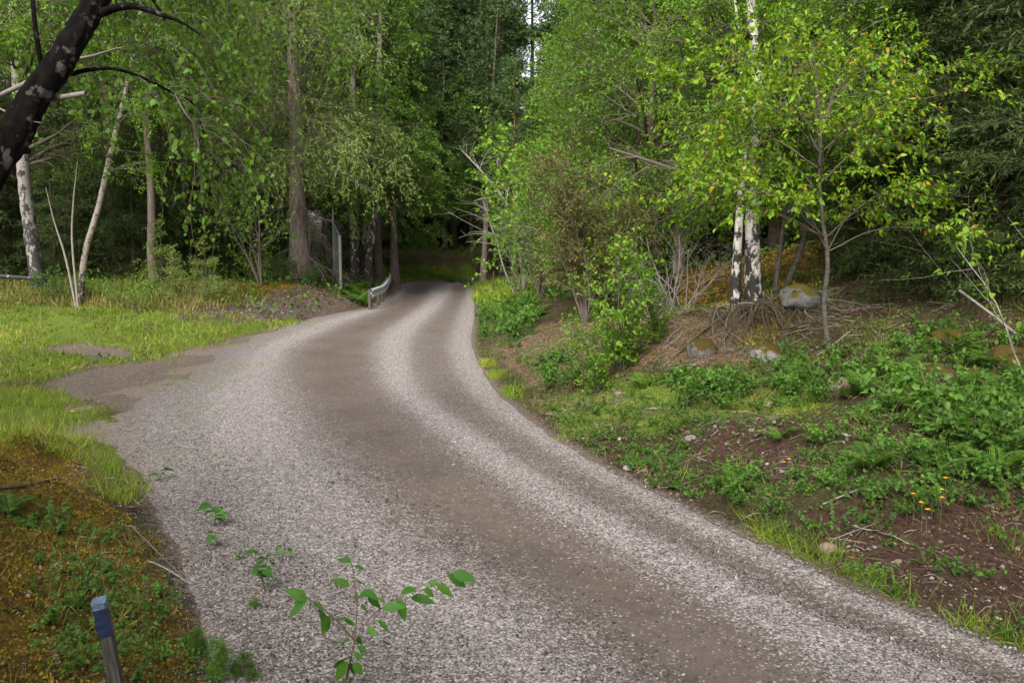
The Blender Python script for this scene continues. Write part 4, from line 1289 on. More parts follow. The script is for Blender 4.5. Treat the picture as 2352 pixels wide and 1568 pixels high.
# bushes on the right
MAPLE = shrub_mesh(71, 5.6, 8, .55, L_BUSH, .15, 12, 14, .5, B_TWIG and LEAFHEART, B_TWIG, 8, .35, .035, n3=18, l2=.30)
place(MAPLE, SF, 'maple_bush', 'tall bright green maple bush with several stems right of the bend', 'bush', base_at(1240, 28), .4, 1.0)
place(MAPLE, SF, 'maple_bush', 'smaller bright green maple bush left of the juniper', 'bush', base_at(1330, 23), 2.4, .62)
JUN = shrub_mesh(72, 3.2, 16, .5, L_JUNIPER, .085, 30, 16, .2, NEEDLE, B_DEAD, 7, .42, .022, n3=22, l2=.2, jit=.015)
place(JUN, SF, 'juniper_bush', 'brownish juniper bush standing between road and birch pair', 'bush', base_at(1345, 17.5), .4, 1.0)
place(JUN, SF, 'juniper_bush', 'smaller juniper leaning over the brown litter behind the green shrub', 'bush', base_at(1440, 18.5), 1.9, .72)
LS = shrub_mesh(73, 1.85, 13, .6, L_BUSH, .072, 13, 13, .1, LEAF6, B_TWIG, 7, .30, .012, l2=.2, t0=.1)
place(LS, SF, 'leafy_shrub', 'upright bright leafy shrub on the bank in front of the juniper', 'shrub', base_at(1428, 12.6), .4, 1.05)
place(LS, SF, 'leafy_shrub', 'lower leafy shrub at the left foot of the upright one', 'shrub', base_at(1370, 12.2), 1.9, .62)
place(LS, SF, 'leafy_shrub', 'small leafy shrub close to the root-covered knoll', 'shrub', base_at(1510, 12.9), 3.0, .42)
YT = shrub_mesh(77, 4.6, 6, .5, L_BIRCH_D, .10, 10, 12, .6, LEAF6, B_TWIG, 8, .35, .03, n3=16, l2=.26, t0=.3)
place(YT, SF, 'leafy_tree', 'light green leafy young tree left of the larch trunk', 'tree', base_at(600, 29), .3, 1.2)
DB = [dead_brush(74, 1.5, 12, .55, B_GREY), dead_brush(75, 3.2, 5, .35, B_GREY, .03)]
place(DB[0], ('stems', 'twigs'), 'dead_brush', 'tangle of bare grey twigs on the brown bank left of the birch pair', 'brush', base_at(1560, 14.8), 0, 1.0)
place(DB[0], ('stems', 'twigs'), 'dead_brush', 'bare grey twigs right behind the leafy shrub', 'brush', base_at(1490, 15.4), 2, .9)
px_tree([(1208, 645, 31), (1192, 560, 31), (1170, 480, 31), (1120, 410, 31), (1060, 345, 31)], [.09, .075, .06, .04, .015], 65, B_GREY, 'dead_tree', 'bare grey leaning stem reaching left over the road bend', 'tree', 8,
        dict(c0=.25, spread=1.5, nb=18, leaf=L_FAR, per=(0, 0), bare=B_GREY, n2=5, n3=7, hang=.1))
place(DB[1], ('stems', 'twigs'), 'dead_brush', 'tall bare grey branches beside the bend under the maple bush', 'brush', base_at(1190, 30.5), 1, 1.3, lean=(0, -.25))
RB = shrub_mesh(76, 2.3, 6, .7, L_BIRCH, .10, 5, 5, .3, LEAF6, B_GREY, 8, .5, .014, l2=.4)
place(RB, SF, 'leafy_bush', 'sparse bush with pale bare twigs at the right picture edge', 'bush', base_at(2380, 8.6), .4, 1.0)
place(RB, SF, 'leafy_bush', 'sparse leafy bush under the dark spruces at right', 'bush', base_at(2210, 11.5), 2.4, .75)

MARKS = [('the whitish stone', 1588, 1008), ('the cream stone', 1725, 1092), ('the buff stone', 1902, 1262), ('the grey stone', 2097, 1325), ('the orange flowers', 2130, 1180),
         ('the pinkish boulder', 1925, 880), ('the mossy boulders', 2200, 880), ('the large fern', 2190, 720), ('the cherry trunk', 1900, 780), ('the leafy shrub', 1428, 800),
         ('the reddish edge stone', 1478, 1080), ('the white birches', 1710, 690), ('the grey boulder', 1842, 690), ('the juniper', 1345, 680), ('the marker post', 1133, 660),
         ('the blue-topped stake', 235, 1450), ('the pale birch stick', 100, 1110), ('the right picture edge', 2352, 1120), ('the bottom right corner', 2352, 1520), ('the bent twig', 420, 1340)]


def where(P_):
    """words for where a thing stands, by the nearest landmark"""
    px, py = project(np.array([P_], float)); px, py = float(px[0]), float(py[0])
    nm, mx, my = min(MARKS, key=lambda q: (q[1] - px) ** 2 + (q[2] - py) ** 2)
    d = math.hypot(mx - px, my - py)
    side = ('left of ' if px < mx else 'right of ') if abs(px - mx) > abs(py - my) else ('above ' if py < my else 'below ')
    if 'edge' in nm and 'stone' not in nm or 'corner' in nm: side = 'near '
    return ('close ' if d < 55 and side in ('left of ', 'right of ') else 'just ' if d < 55 and side != 'near ' else '') + side + nm



# ------------------------------------------------------------------ boulders and stones
import bmesh


def boulder_mesh(seed, mat, sub=3, sq=(1, .8, .65)):
    rng = np.random.default_rng(seed)
    bm = bmesh.new(); bmesh.ops.create_icosphere(bm, subdivisions=sub, radius=.5)
    o = rng.random(3) * 50
    cuts = [(nrm(rng.normal(size=3)), rng.uniform(.30, .44)) for _ in range(9)]
    for v in bm.verts:
        c = np.array(v.co)
        for nrm_, d_ in cuts:
            e = c @ nrm_ - d_
            if e > 0: c = c - nrm_ * e * .85
        k = 1 + .22 * float(vnoise(c[0] * 4 + o[0] + c[2] * 3, c[1] * 4 + o[1], seed)) + .10 * float(vnoise(c[0] * 11 + c[2] * 9, c[1] * 11 + o[2], seed + 1))
        v.co = c * k * np.array(sq)
    me = bpy.data.meshes.new('stone'); bm.to_mesh(me); bm.free()
    for p_ in me.polygons: p_.use_smooth = True
    me.materials.append(mat)
    return me


ST_GREY = stone_mat('stone_grey', (.10, .10, .10), (.26, .25, .24), (.10, .08, .015), (.62, .72))
ST_PINK = stone_mat('stone_pink', (.13, .085, .07), (.30, .215, .185))
ST_MOSS = stone_mat('stone_mossy', (.10, .09, .09), (.24, .22, .21), (.062, .044, .009), (.44, .66))
ST_PALE = stone_mat('stone_pale', (.18, .155, .14), (.40, .35, .32))
for i, (px, py, wpx, mt, sq, lb) in enumerate([
        (1842, 700, 100, ST_GREY, (1, .9, .72), 'grey boulder behind the thin cherry trunk'),
        (1925, 893, 62, ST_PINK, (1, .8, .75), 'pinkish boulder half sunk in the right bank'),
        (2165, 890, 95, ST_MOSS, (1, .8, .95), 'boulder covered in orange moss under the fern'),
        (2252, 885, 85, ST_MOSS, (1, .8, .75), 'half mossy grey boulder right of the orange one'),
        (1875, 845, 65, ST_MOSS, (1, .7, .6), 'small mossy boulder left of the pinkish one'),
        (2190, 800, 140, ST_MOSS, (1, .6, .4), 'flat mossy rock ledge above the two mossy boulders'),
        (2320, 850, 110, ST_MOSS, (1, .8, .8), 'mossy boulder by the right picture edge'),
        (1612, 816, 74, ST_MOSS, (1, .7, .8), 'mossy rock left of the hanging roots under the birches'),
        (1770, 826, 84, ST_MOSS, (1, .7, .75), 'mossy rock right of the hanging roots under the birches')]):
    g = gp(px, py); s = wpx * g[1] / F0
    t = thing('boulder', lb, 'boulder', tuple(g + np.array([0, .15 * s, .12 * s])), i * .8, None, s)
    link('rock', boulder_mesh(80 + i, mt, 4, sq), t)
STM = [boulder_mesh(100 + i, m_, 2, q) for i, (m_, q) in enumerate(((ST_PINK, (1, .7, .5)), (ST_PALE, (1, .8, .6)), (ST_GREY, (1, .75, .45)), (ST_PINK, (1, .9, .7)), (ST_PALE, (1, .6, .45))))]
for i, (px, py, wpx, k, lb) in enumerate([
        (1588, 1008, 32, 1, 'whitish stone at the top of the bare soil patch'), (1478, 1080, 36, 0, 'reddish stone by the road edge, larger of two'),
        (1440, 1078, 26, 1, 'pale stone left of the reddish road-edge stone'), (1725, 1092, 34, 1, 'cream stone below the bare soil patch'),
        (1945, 1002, 24, 4, 'cream oval stone among leaves on the slope'), (1902, 1262, 44, 3, 'buff stone on the dark soil beside the verge grass'),
        (2097, 1325, 24, 2, 'grey stone on the dark soil below the small plants'), (1370, 982, 24, 1, 'pale stone on the verge near the grass strip'),
        (1345, 1010, 22, 1, 'small pale stone at the verge edge'), (1765, 930, 30, 0, 'flat reddish stone in the grass strip'),
        (1345, 860, 30, 3, 'reddish stone left under the leafy shrub'), (1420, 905, 28, 0, 'reddish stone in the litter below the leafy shrub')]):
    g = gp(px, py)
    o = link('stone', STM[k]); o.location = tuple(g); s = wpx * g[1] / F0 * 1.1; o.scale = (s,) * 3; o.rotation_euler = (.2 * math.sin(i * 5), .2 * math.cos(i * 3), i * 1.3)
    tag(o, lb, 'stone')
rngS = np.random.default_rng(12)
for poly, n, lb, g_, lo, hi in ((Z_SOIL1, 45, 'stone on the bare soil patch', 'stones on the bare soil patch', 7, 20),
                                (Z_SOIL2, 60, 'stone on the dark soil', 'stones on the dark soil at bottom right', 8, 24),
                                (Z_SOIL3, 35, 'stone on the stony road verge', 'stones on the road verge', 7, 20)):
    P_ = np.array(poly); k = 0
    while k < n:
        px, py = rngS.uniform(P_[:, 0].min(), min(P_[:, 0].max(), 2340)), rngS.uniform(P_[:, 1].min(), min(P_[:, 1].max(), 1460))
        if not inpoly(np.array([px]), np.array([py]), poly)[0]: continue
        g = gp(px, py); k += 1
        if g[0] < edge(g[1], 5) + .1: continue
        o = link('stone', STM[int(rngS.integers(0, 5))]); o.location = tuple(g); s = rngS.uniform(lo, hi) * g[1] / F0 * rngS.uniform(.6, 1)
        o.scale = (s,) * 3; o.rotation_euler = tuple(rngS.normal(size=3) * np.array([.3, .3, 3]))
        tag(o, ('larger ' if s * F0 / g[1] > hi * .6 else 'small ') + lb + ', ' + where(g), 'stone', g_)

# ------------------------------------------------------------------ ground cover
GB = (np.array([[-.035, 0, 0], [.035, 0, 0], [.026, .45, .02], [-.026, .45, .02], [0, 1, -.14]]), np.array([[0, 1, 2], [0, 2, 3], [3, 2, 4]]))


def inview(P, mx=.72):
    return (np.abs(P[:, 0]) < P[:, 1] * mx + 1.5)


def scatter(rng, n, xr_, yr_, mask, clump=None):
    x = rng.uniform(*xr_, n); y = rng.uniform(*yr_, n)
    P = np.stack([x, y, H(x, y)], -1)
    k = mask(P)
    if clump is not None:
        f, thr, seed = clump
        k &= (fbm(P[:, 0] * f, P[:, 1] * f, 3, seed) + rng.normal(size=len(P)) * .08) > thr
    return P[k & inview(P)]


def offroad(P, m=.05):
    return (P[:, 0] > edge(P[:, 1], 5) + m) | (P[:, 0] < edge(P[:, 1], 1) - m)


def grass_stuff(rng, P, h, per, mat, name, label, spread=.05, wid=1.0, lean=.35):
    n = len(P) * per
    pos = np.repeat(P, per, 0) + np.concatenate([rng.normal(size=(n, 2)) * spread, np.full((n, 1), -.01)], 1)
    y = nrm(UP + rng.normal(size=(n, 3)) * lean)
    up = nrm(rng.normal(size=(n, 3)) * np.array([1, 1, .1]))
    hh = h if np.isscalar(h) else np.repeat(h, per)
    cl = np.repeat(np.clip(.5 + 1.1 * fbm(P[:, 0] * .8, P[:, 1] * .8, 3, 91), 0, 1), per)
    mb = MB()
    tmpl = (GB[0] * np.array([wid, 1, 1]), GB[1])
    put(mb, tmpl, pos, y, up, hh * rng.uniform(.5, 1.15, n), 0, np.clip(.6 * cl + .4 * rng.random(n), 0, 1))
    return tag(mb.build(name, mat), label, 'grass', kind='stuff')


rng = np.random.default_rng(31)
ML = lambda polys, j=16, sd_=0, inv=None: (lambda P: zone(P, polys, j, sd_) & (~zone(P, inv, j, 3) if inv else True))
Pm = scatter(rng, 34000, (-24, -1), (11, 32), lambda P: zone(P, [Z_MEADOW], 34) & ~zone(P, [Z_BARE, Z_BARE2], 34, 3) & offroad(P, -.1), (1.1, -.20, 5))
k = rng.random(len(Pm)) < .7
grass_stuff(rng, Pm[k], .05 + .13 * rng.random(k.sum()), 7, L_GRASS, 'meadow_grass', 'bright short grass of the meadow left of the road', .10, 1.7, .6)
grass_stuff(rng, Pm[~k], .10 + .14 * rng.random((~k).sum()), 6, L_GRASSD, 'meadow_straw', 'yellowed stalks among the meadow grass', .10, 1.2, .5)
Pm = scatter(rng, 9000, (-26, -6), (18, 34), lambda P: zone(P, [Z_MEADRY, [(-300, 640), (420, 660), (420, 715), (-300, 690)]], 18))
grass_stuff(rng, Pm, .34, 7, L_GRASSD, 'tall_dry_grass', 'taller dry grass along the back of the meadow', .10, 1.6)
Pm = scatter(rng, 16000, (-9, -2.5), (5.5, 14), lambda P: zone(P, [Z_GRASSL], 40) & offroad(P, .05), (1.4, -.12, 12))
k = rng.random(len(Pm)) < .72
grass_stuff(rng, Pm[k], .07 + .14 * rng.random(k.sum()), 8, L_GRASS, 'bank_grass', 'tall green grass on the bank left of the gravel', .05, .6, .5)
grass_stuff(rng, Pm[~k], .10 + .2 * rng.random((~k).sum()), 6, L_GRASSD, 'bank_dry_grass', 'dry straw mixed into the green bank grass at left', .05, .4, .5)
Pm = scatter(rng, 12000, (-1, 6.5), (5, 16), lambda P: zone(P, [Z_GRASSR], 45), (1.6, -.02, 8))
grass_stuff(rng, Pm, .05 + .09 * rng.random(len(Pm)), 7, L_GRASS, 'verge_grass', 'thin grass strip across the right slope', .05, .7, .7)
Pm = scatter(rng, 2600, (0, 8), (5, 14), lambda P: (P[:, 0] > edge(P[:, 1], 5) + .2), (1.1, .14, 33))
grass_stuff(rng, Pm, .10 + .16 * rng.random(len(Pm)), 10, L_GRASSD, 'slope_tussocks', 'scattered tussocks of thin grass on the right slope', .05, .5, .6)
n = 2600
y = rng.uniform(3.5, 20, n); x = edge(y, 5) + .10 + np.abs(rng.normal(size=n)) * .13
P = np.stack([x, y, H(x, y)], -1); P = P[(fbm(x * 1.3, y * 1.3, 3, 15) + .25 * np.exp(-((y - 6.7) / .9) ** 2) + .3 * np.exp(-((y - 4.6) / .4) ** 2) > .14)]
grass_stuff(rng, P, .05 + .15 * rng.random(len(P)) ** 1.5, 7, L_GRASS, 'edge_grass', 'bright grass tufts along the right road edge', .04, .6, .6)
Pm = scatter(rng, 22000, (-10, 5), (26, 62), lambda P: zone(P, [Z_GRASSF, Z_GRASSG], 8) & offroad(P, .1))
grass_stuff(rng, Pm, .38, 6, L_GRASS, 'far_verge_grass', 'grass on the verge right of the bend', .12, 1.8)
n = 1500
y = rng.uniform(8.5, 25, n); x = edge(y, 1) - 2.6 + rng.random(n) * 3.7
P = np.stack([x, y, np.maximum(H(x, y), road_z(x, y)[0])], -1); P = P[fbm(x * 1.0, y * 1.0, 3, 19) > .13]
grass_stuff(rng, P, .07, 9, L_GRASS, 'gravel_weeds', 'sparse weeds growing through the gravel at left', .06, 1.4, .9)
Pm = scatter(rng, 2200, (-7, 0), (2.2, 8), lambda P: zone(P, [Z_MOSS], 16, 2) & offroad(P, .05), (1.6, .0, 28))
grass_stuff(rng, Pm, .16, 4, L_GRASSD, 'bank_straw', 'thin straw grass growing from the mossy bank', .04, .45, .7)


def bits(rng, P, tm, size, mat, name, label, cat, up=.5, upy=.6, lift=.0):
    n = len(P)
    y = nrm(rng.normal(size=(n, 3)) + UP * upy)
    u_ = nrm(UP * up + rng.normal(size=(n, 3)) * .6)
    mb = MB(); put(mb, tm, P + UP * lift, y, u_, size * rng.uniform(.5, 1.3, n), 0, np.clip(.5 + .9 * fbm(P[:, 0] * 2.5, P[:, 1] * 2.5, 3, 55) + rng.normal(size=n) * .2, 0, 1))
    return tag(mb.build(name, mat), label, cat, kind='stuff')


Pm = scatter(rng, 140000, (-6.5, 0), (2.2, 8.5), lambda P: zone(P, [Z_MOSS], 30, 2) & offroad(P, .02))
bits(rng, Pm, LEAF2, .020, L_MOSS, 'bank_moss', 'golden moss cushions covering the near left bank', 'moss', .3, 1.0)
Pm = scatter(rng, 30000, (2, 10), (12, 24), lambda P: zone(P, [Z_MOSSR, Z_MOSSR2], 14, 2))
bits(rng, Pm, LEAF2, .06, L_MOSSLIT, 'slope_moss', 'orange moss covering the slope behind the birch pair', 'moss', .3, 1.0)
Pm = scatter(rng, 12000, (-18, -5), (26, 40), lambda P: zone(P, [Z_MOSSL], 8, 2))
bits(rng, Pm, LEAF2, .08, L_MOSS, 'larch_moss', 'yellow moss on the bank below the larch', 'moss', .3, 1.0)
LITT = rnd_mat('dead_leaves', [(.04, .024, .016), (.10, .06, .036), (.17, .105, .062), (.24, .17, .11)], .9, .1)
Pm = scatter(rng, 60000, (-2, 12), (4, 22), lambda P: offroad(P, .1) & (P[:, 0] > 0 - P[:, 1] * .05) & ~zone(P, [Z_SOIL1], 10), (1.5, -.12, 66))
bits(rng, Pm, LEAF2, .036, LITT, 'slope_litter', 'dead leaves and bark bits strewn over the right bank', 'leaf litter', .9, .1, .006)
Pm = scatter(rng, 16000, (-16, -4), (22, 36), lambda P: zone(P, [Z_LITTERL], 10, 5))
CHIPW = rnd_mat('bark_chips', [(.04, .028, .024), (.10, .07, .062), (.16, .115, .10), (.26, .20, .18)], .9, .1)
bits(rng, Pm, LEAF2, .075, CHIPW, 'bark_litter', 'purplish bark litter on the bank below the larch', 'leaf litter', .9, .1, .01)
Pm = scatter(rng, 18000, (-6.5, 0), (2.4, 8.5), lambda P: (P[:, 0] < edge(P[:, 1], 1) + .35), (2.2, -.05, 67))
bits(rng, Pm, LEAF2, .028, LITT, 'bank_litter', 'brown leaf litter between gravel and mossy bank', 'leaf litter', .9, .1, .006)
Pm = scatter(rng, 50000, (-.5, 9), (3.6, 13), lambda P: zone(P, [Z_SOIL1, Z_SOIL2, Z_SOIL3, Z_BARE], 18, 4) & offroad(P, .05))
mb = MB()
PEBB = rnd_mat('soil_pebble', [(.035, .024, .02), (.08, .058, .046), (.15, .115, .095), (.36, .30, .27)], .9, .2)
for k, tmp in enumerate(CHIPS):
    q = Pm[k::len(CHIPS)]; y_, u_ = rand_frames(rng, len(q))
    put(mb, tmp, q, y_, u_, np.clip(rng.lognormal(math.log(.015), .45, len(q)), .006, .05), 0, rng.random(len(q)) ** 1.6)
tag(mb.build('soil_pebbles', PEBB), 'crumbs and pebbles on the bare soil of the right slope', 'pebbles', kind='stuff')
def stick_litter(rng, P, ln, r, mat, name, label):
    n = len(P); a_ = rng.random(n) * 6.283; d_ = np.stack([np.cos(a_), np.sin(a_), rng.normal(size=n) * .18], -1)
    l_ = ln * rng.lognormal(0, .5, n)
    A = P + UP * (r + .004); B = A + d_ * l_[:, None]
    B[:, 2] = np.maximum(H(B[:, 0], B[:, 1]) + r, B[:, 2] * .5 + .5 * H(B[:, 0], B[:, 1]))
    Mi = (A + B) / 2 + rng.normal(size=(n, 3)) * .12 * l_[:, None] * np.array([1, 1, .2]) + UP * .01
    mb = MB(); tubes(mb, np.stack([A, Mi, B], 1), (r * rng.uniform(.5, 1.4, n))[:, None] * np.array([[1, .8, .5]]), 3, 0, rng.random(n))
    return tag(mb.build(name, mat), label, 'twigs', kind='stuff')


TWL = rnd_mat('twig_litter', [(.05, .035, .025), (.12, .09, .065), (.20, .165, .13), (.34, .29, .245)], .9, .2)
Pm = scatter(rng, 9000, (-.5, 9), (5, 18), lambda P: (P[:, 0] > edge(P[:, 1], 5) + .15), (1.2, -.1, 88))
stick_litter(rng, Pm, .13, .0035, TWL, 'slope_twigs', 'dead twigs strewn over the right bank')
Pm = scatter(rng, 700, (2.2, 5.2), (11.6, 14.2), lambda P: (P[:, 0] > 0))
stick_litter(rng, Pm, .22, .005, TWL, 'knoll_twigs', 'tangle of dead twigs on the knoll below the birches')
Pm = scatter(rng, 1500, (-5, 0), (2.6, 8.5), lambda P: (P[:, 0] < edge(P[:, 1], 1) + .3) & (P[:, 0] > edge(P[:, 1], 1) - .8))
stick_litter(rng, Pm, .09, .0022, TWL, 'bank_twigs', 'thin dead twigs at the foot of the mossy bank')
# low green cover between the single plants
Pm = scatter(rng, 95000, (-1, 12), (4, 20), lambda P: offroad(P, .15) & (P[:, 0] > edge(P[:, 1], 5)) & ~zone(P, [Z_SOIL2, Z_MOSSR], 16, 4), (1.4, -.02, 71))
Pm[:, 2] += rng.random(len(Pm)) ** 2 * .10
bits(rng, Pm, LEAF2, .042, L_HERB, 'slope_herbs', 'low mixed green herbs covering the right slope', 'ground cover', 1.0, .2)
Pm = scatter(rng, 14000, (-20, -3), (11, 26), lambda P: zone(P, [Z_MEADOW], 16) & offroad(P, .1) & ~zone(P, [Z_BARE, Z_BARE2], 16, 3), (.8, .05, 73))
Pm[:, 2] += rng.random(len(Pm)) * .07
bits(rng, Pm, LEAF2, .075, L_HERB, 'meadow_herbs', 'leafy weeds mixed into the meadow grass', 'ground cover', 1.0, .2)
Pm = scatter(rng, 60000, (-45, 30), (24, 75), lambda P: offroad(P, .2))
Pm[:, 2] += rng.random(len(Pm)) ** 2 * .45
bits(rng, Pm, LEAF2, .16, L_FERN, 'wood_undergrowth', 'low green undergrowth of the wood', 'undergrowth', 1.0, .3)

# ------------------------------------------------------------------ single plants of the right slope
HERBS = [shrub_mesh(201, .40, 8, 1.6, L_RASP, .052, 7, 5, .1, LEAF6, STEM, 6, .5, .005, l2=.35, jit=.0, joined=True),
         shrub_mesh(202, .30, 9, 1.8, L_RASP, .042, 7, 5, .1, LEAF6, STEM, 6, .55, .004, l2=.35, jit=.0, joined=True),
         shrub_mesh(203, .50, 7, 1.3, L_RASP, .062, 7, 5, .1, LEAF6, STEMB, 6, .45, .006, l2=.32, jit=.0, joined=True)]
WEEDS = [shrub_mesh(204, .24, 6, 1.6, L_HERB, .040, 6, 3, .1, LEAF6, STEM, 5, .5, .003, l2=.4, jit=.0, joined=True),
         shrub_mesh(205, .18, 7, 1.7, L_HERB, .032, 6, 3, .1, LEAF6, STEM, 5, .6, .003, l2=.4, jit=.0, joined=True)]
ROS = [rosette_mesh(206, 9, .16, L_HERB), rosette_mesh(207, 7, .13, L_HERB, .16)]
PATCH = [(1640, 1090), (1800, 1110), (1880, 1010), (1960, 930), (2352, 880), (2420, 1180), (2060, 1200), (1850, 1190), (1690, 1190)]
rngH = np.random.default_rng(15)


def spread_px(poly, n, mind):
    """n spots in a pixel polygon on the ground, not closer than mind metres"""
    P_ = np.array(poly); out = []; tries = 0
    while len(out) < n and tries < n * 30:
        tries += 1
        px, py = rngH.uniform(P_[:, 0].min(), P_[:, 0].max()), rngH.uniform(P_[:, 1].min(), P_[:, 1].max())
        if not inpoly(np.array([px]), np.array([py]), poly)[0]: continue
        g = gp(px, py)
        if g[0] < edge(g[1], 5) + .08 and g[0] > edge(g[1], 1) - .02: continue
        if any((g[0] - o[0]) ** 2 + (g[1] - o[1]) ** 2 < mind ** 2 for o in out): continue
        out.append(g)
    return out


def many(poly, n, mind, kinds, names, name, label, cat, group, lo=.7, hi=1.2):
    for g in spread_px(poly, n, mind):
        k = kinds[int(rngH.integers(0, len(kinds)))]
        o = link(name, k, None, tuple(g - UP * .01))
        o.rotation_euler = (rngH.normal() * .12, rngH.normal() * .12, rngH.random() * 6.28)
        s_ = rngH.uniform(lo, hi); o.scale = (s_, s_, s_ * rngH.uniform(.75, 1.1))
        size_ = 'small ' if s_ < lo + (hi - lo) * .33 else 'large ' if s_ > lo + (hi - lo) * .7 else ''
        tag(o, size_ + label + ', ' + where(g), cat, group)


many(PATCH, 66, .20, HERBS + WEEDS, SF, 'raspberry_plant', 'raspberry plant in the dense slope patch', 'raspberry', 'raspberry plants of the dense patch', .45, .95)
many([(2080, 930), (2352, 880), (2360, 1150), (2170, 1120)], 14, .3, HERBS, SF, 'raspberry_plant', 'tall raspberry bush', 'raspberry', 'taller raspberry bushes at the right edge', 1.0, 1.5)
many([(1900, 790), (2352, 760), (2400, 930), (1960, 960)], 24, .32, HERBS, SF, 'raspberry_plant', 'raspberry plant under the dark spruces', 'raspberry', 'raspberry plants among the boulders', .6, 1.0)
many(Z_SOIL2, 30, .22, WEEDS, SF, 'weed_plant', 'green weed on the dark soil', 'weed', 'weeds on the dark soil')
many([(1260, 940), (1500, 900), (1640, 980), (1560, 1080), (1640, 1180), (1480, 1110), (1330, 1020)], 46, .16, WEEDS, SF, 'weed_plant', 'green weed on the stony verge', 'weed', 'weeds on the stony verge')
many([(1260, 940), (1500, 900), (1640, 980), (1560, 1080), (1640, 1180), (1480, 1110), (1330, 1020)], 16, .25, ROS, ('leaves',), 'leaf_rosette', 'flat leaf rosette on the verge', 'rosette', 'rosettes on the verge', .8, 1.3)
many([(1500, 880), (1760, 830), (1900, 850), (1900, 940), (1640, 950)], 28, .25, WEEDS + HERBS[:2], SF, 'weed_plant', 'leafy weed in the grass strip', 'weed', 'weeds of the grass strip', .8, 1.5)
many([(1110, 720), (1200, 680), (1240, 710), (1190, 800), (1105, 785)], 46, .3, WEEDS + HERBS[:1], SF, 'raspberry_plant', 'bright leafy plant at the road bend', 'raspberry', 'leafy plants at the right bend', 1.0, 1.8)
many([(1200, 830), (1330, 760), (1400, 860), (1290, 930)], 22, .25, WEEDS + HERBS[:1], SF, 'weed_plant', 'green weed on the brown litter', 'weed', 'weeds on the brown litter')
many([(1620, 560), (1900, 560), (1900, 680), (1640, 700)], 16, .4, WEEDS, SF, 'weed_plant', 'green plant on the orange moss', 'weed', 'plants on the moss slope', 1, 1.8)
many([(60, 1180), (260, 1250), (420, 1430), (480, 1560), (100, 1560)], 48, .12, WEEDS, SF, 'weed_plant', 'leafy plant on the near mossy bank', 'weed', 'plants on the mossy bank', .5, 1.0)

# orange flowers
PETAL = rnd_mat('orange_petal', [(.75, .28, .01), (.85, .40, .02)], .5, .3)
fl = MB()
a5 = np.arange(5) * 2 * math.pi / 5
put(fl, LEAF2, np.zeros((5, 3)), np.stack([np.cos(a5), np.sin(a5), 0 * a5 + .45], -1), np.repeat(UP[None], 5, 0), .026, 0, np.full(5, .5))
put(fl, LEAF2, np.zeros((5, 3)), np.stack([np.cos(a5 + .6), np.sin(a5 + .6), 0 * a5 + .9], -1), np.repeat(UP[None], 5, 0), .02, 0, np.full(5, .9))
FLM = fl.mesh('blossom', [PETAL])
st = MB(); tubes(st, np.array([[0, 0, -.02], [.01, 0, .10], [.0, .01, .22]]), np.array([.0025, .002, .0018]), 4); STF = st.mesh('stem', [STEM])
for i, (zx, zy) in enumerate([(1055, 795), (1095, 835), (1120, 875), (1145, 785), (1175, 770), (1178, 808), (1200, 720), (465, 630), (490, 612)]):
    px, py = (2057 + zx * .657) * .762, (1028 + zy * .657) * .762
    g = gp(px, py + 22)
    t = place((STF,), ('stem',), 'orange_flower', 'small orange flower on the slope above the bare reddish soil' if i > 6 else 'small orange flower at the top of the dark soil', 'flower', g, i, 1.0, group='orange flowers by the dark soil' if i < 7 else 'orange flowers by the bare soil patch')
    link('blossom', FLM, t, (0, .01, .22))
for px, py, lb in ((60, 1215 * .762 + 0, 'orange flower in the grass at the left edge'), (170, 975, 'orange flower on the left bank grass above the moss')):
    g = gp(px, py + 20); t = place((STF,), ('stem',), 'orange_flower', lb, 'flower', g, 1, 1.2); link('blossom', FLM, t, (0, .01, .22))

# ferns: each frond a part
FR = [frond_mesh(.6, 1), frond_mesh(.6, 2, 16, wid=.22)]


def fern(loc, s, n, label, seed, grp=None):
    rng = np.random.default_rng(seed)
    t = thing('fern_plant', label, 'fern', tuple(loc), 0, grp, s)
    for i in range(n):
        o = link('frond', FR[i % 2], t)
        o.rotation_euler = (rng.uniform(-.1, .45), rng.normal() * .15, i * 2.4 + rng.random() * .5)
        o.scale = (rng.uniform(.7, 1.1),) * 3


fern(base_at(2190, 10.3), 1.25, 10, 'large fern in front of the dark spruces above the mossy boulders', 1)
fern(base_at(2290, 9.6), 1.0, 9, 'fern right of the large one by the right edge', 2)
for i, (px, Y, s) in enumerate([(800, 32.5, 1.3), (820, 31.4, 1.4), (838, 31.0, 1.3), (812, 34, 1.5), (832, 33, 1.5)]):
    fern(base_at(px, Y), s, 9, 'fern in the green clump behind the guardrail end', 20 + i, 'ferns behind the guardrail')
for i, (px, Y, s) in enumerate([(1040, 51, 1.6), (1062, 50, 1.6), (1078, 48, 1.5), (1020, 53, 1.6)]):
    fern(base_at(px, Y), s, 8, 'fern at the far turn of the road', 30 + i, 'ferns at the far turn')
for i, (px, Y, s) in enumerate([(1150, 24, 1.3), (1190, 22.5, 1.2), (1215, 25.5, 1.4), (1160, 27.5, 1.4), (1230, 21, 1.1)]):
    fern(base_at(px, Y), s, 8, 'fern among the leafy plants at the right road bend', 50 + i, 'ferns at the right bend')
for i, (px, py, s) in enumerate([(1640, 880, .7), (1720, 900, .6), (1830, 880, .8), (1985, 905, .8), (2060, 880, .9), (2110, 950, .8), (2230, 960, .9), (2320, 930, 1.0), (1560, 870, .6), (1790, 1010, .5), (2000, 1080, .7), (2180, 1060, .7), (1680, 1130, .5), (2290, 1090, .9), (1480, 890, .6)]):
    g = gp(px, py); fern(g, s, 8, 'fern on the right slope, ' + where(g), 70 + i, 'ferns on the right slope')
fern(gp(20, 1180), .55, 7, 'fern drooping over the moss at the left picture edge', 40)

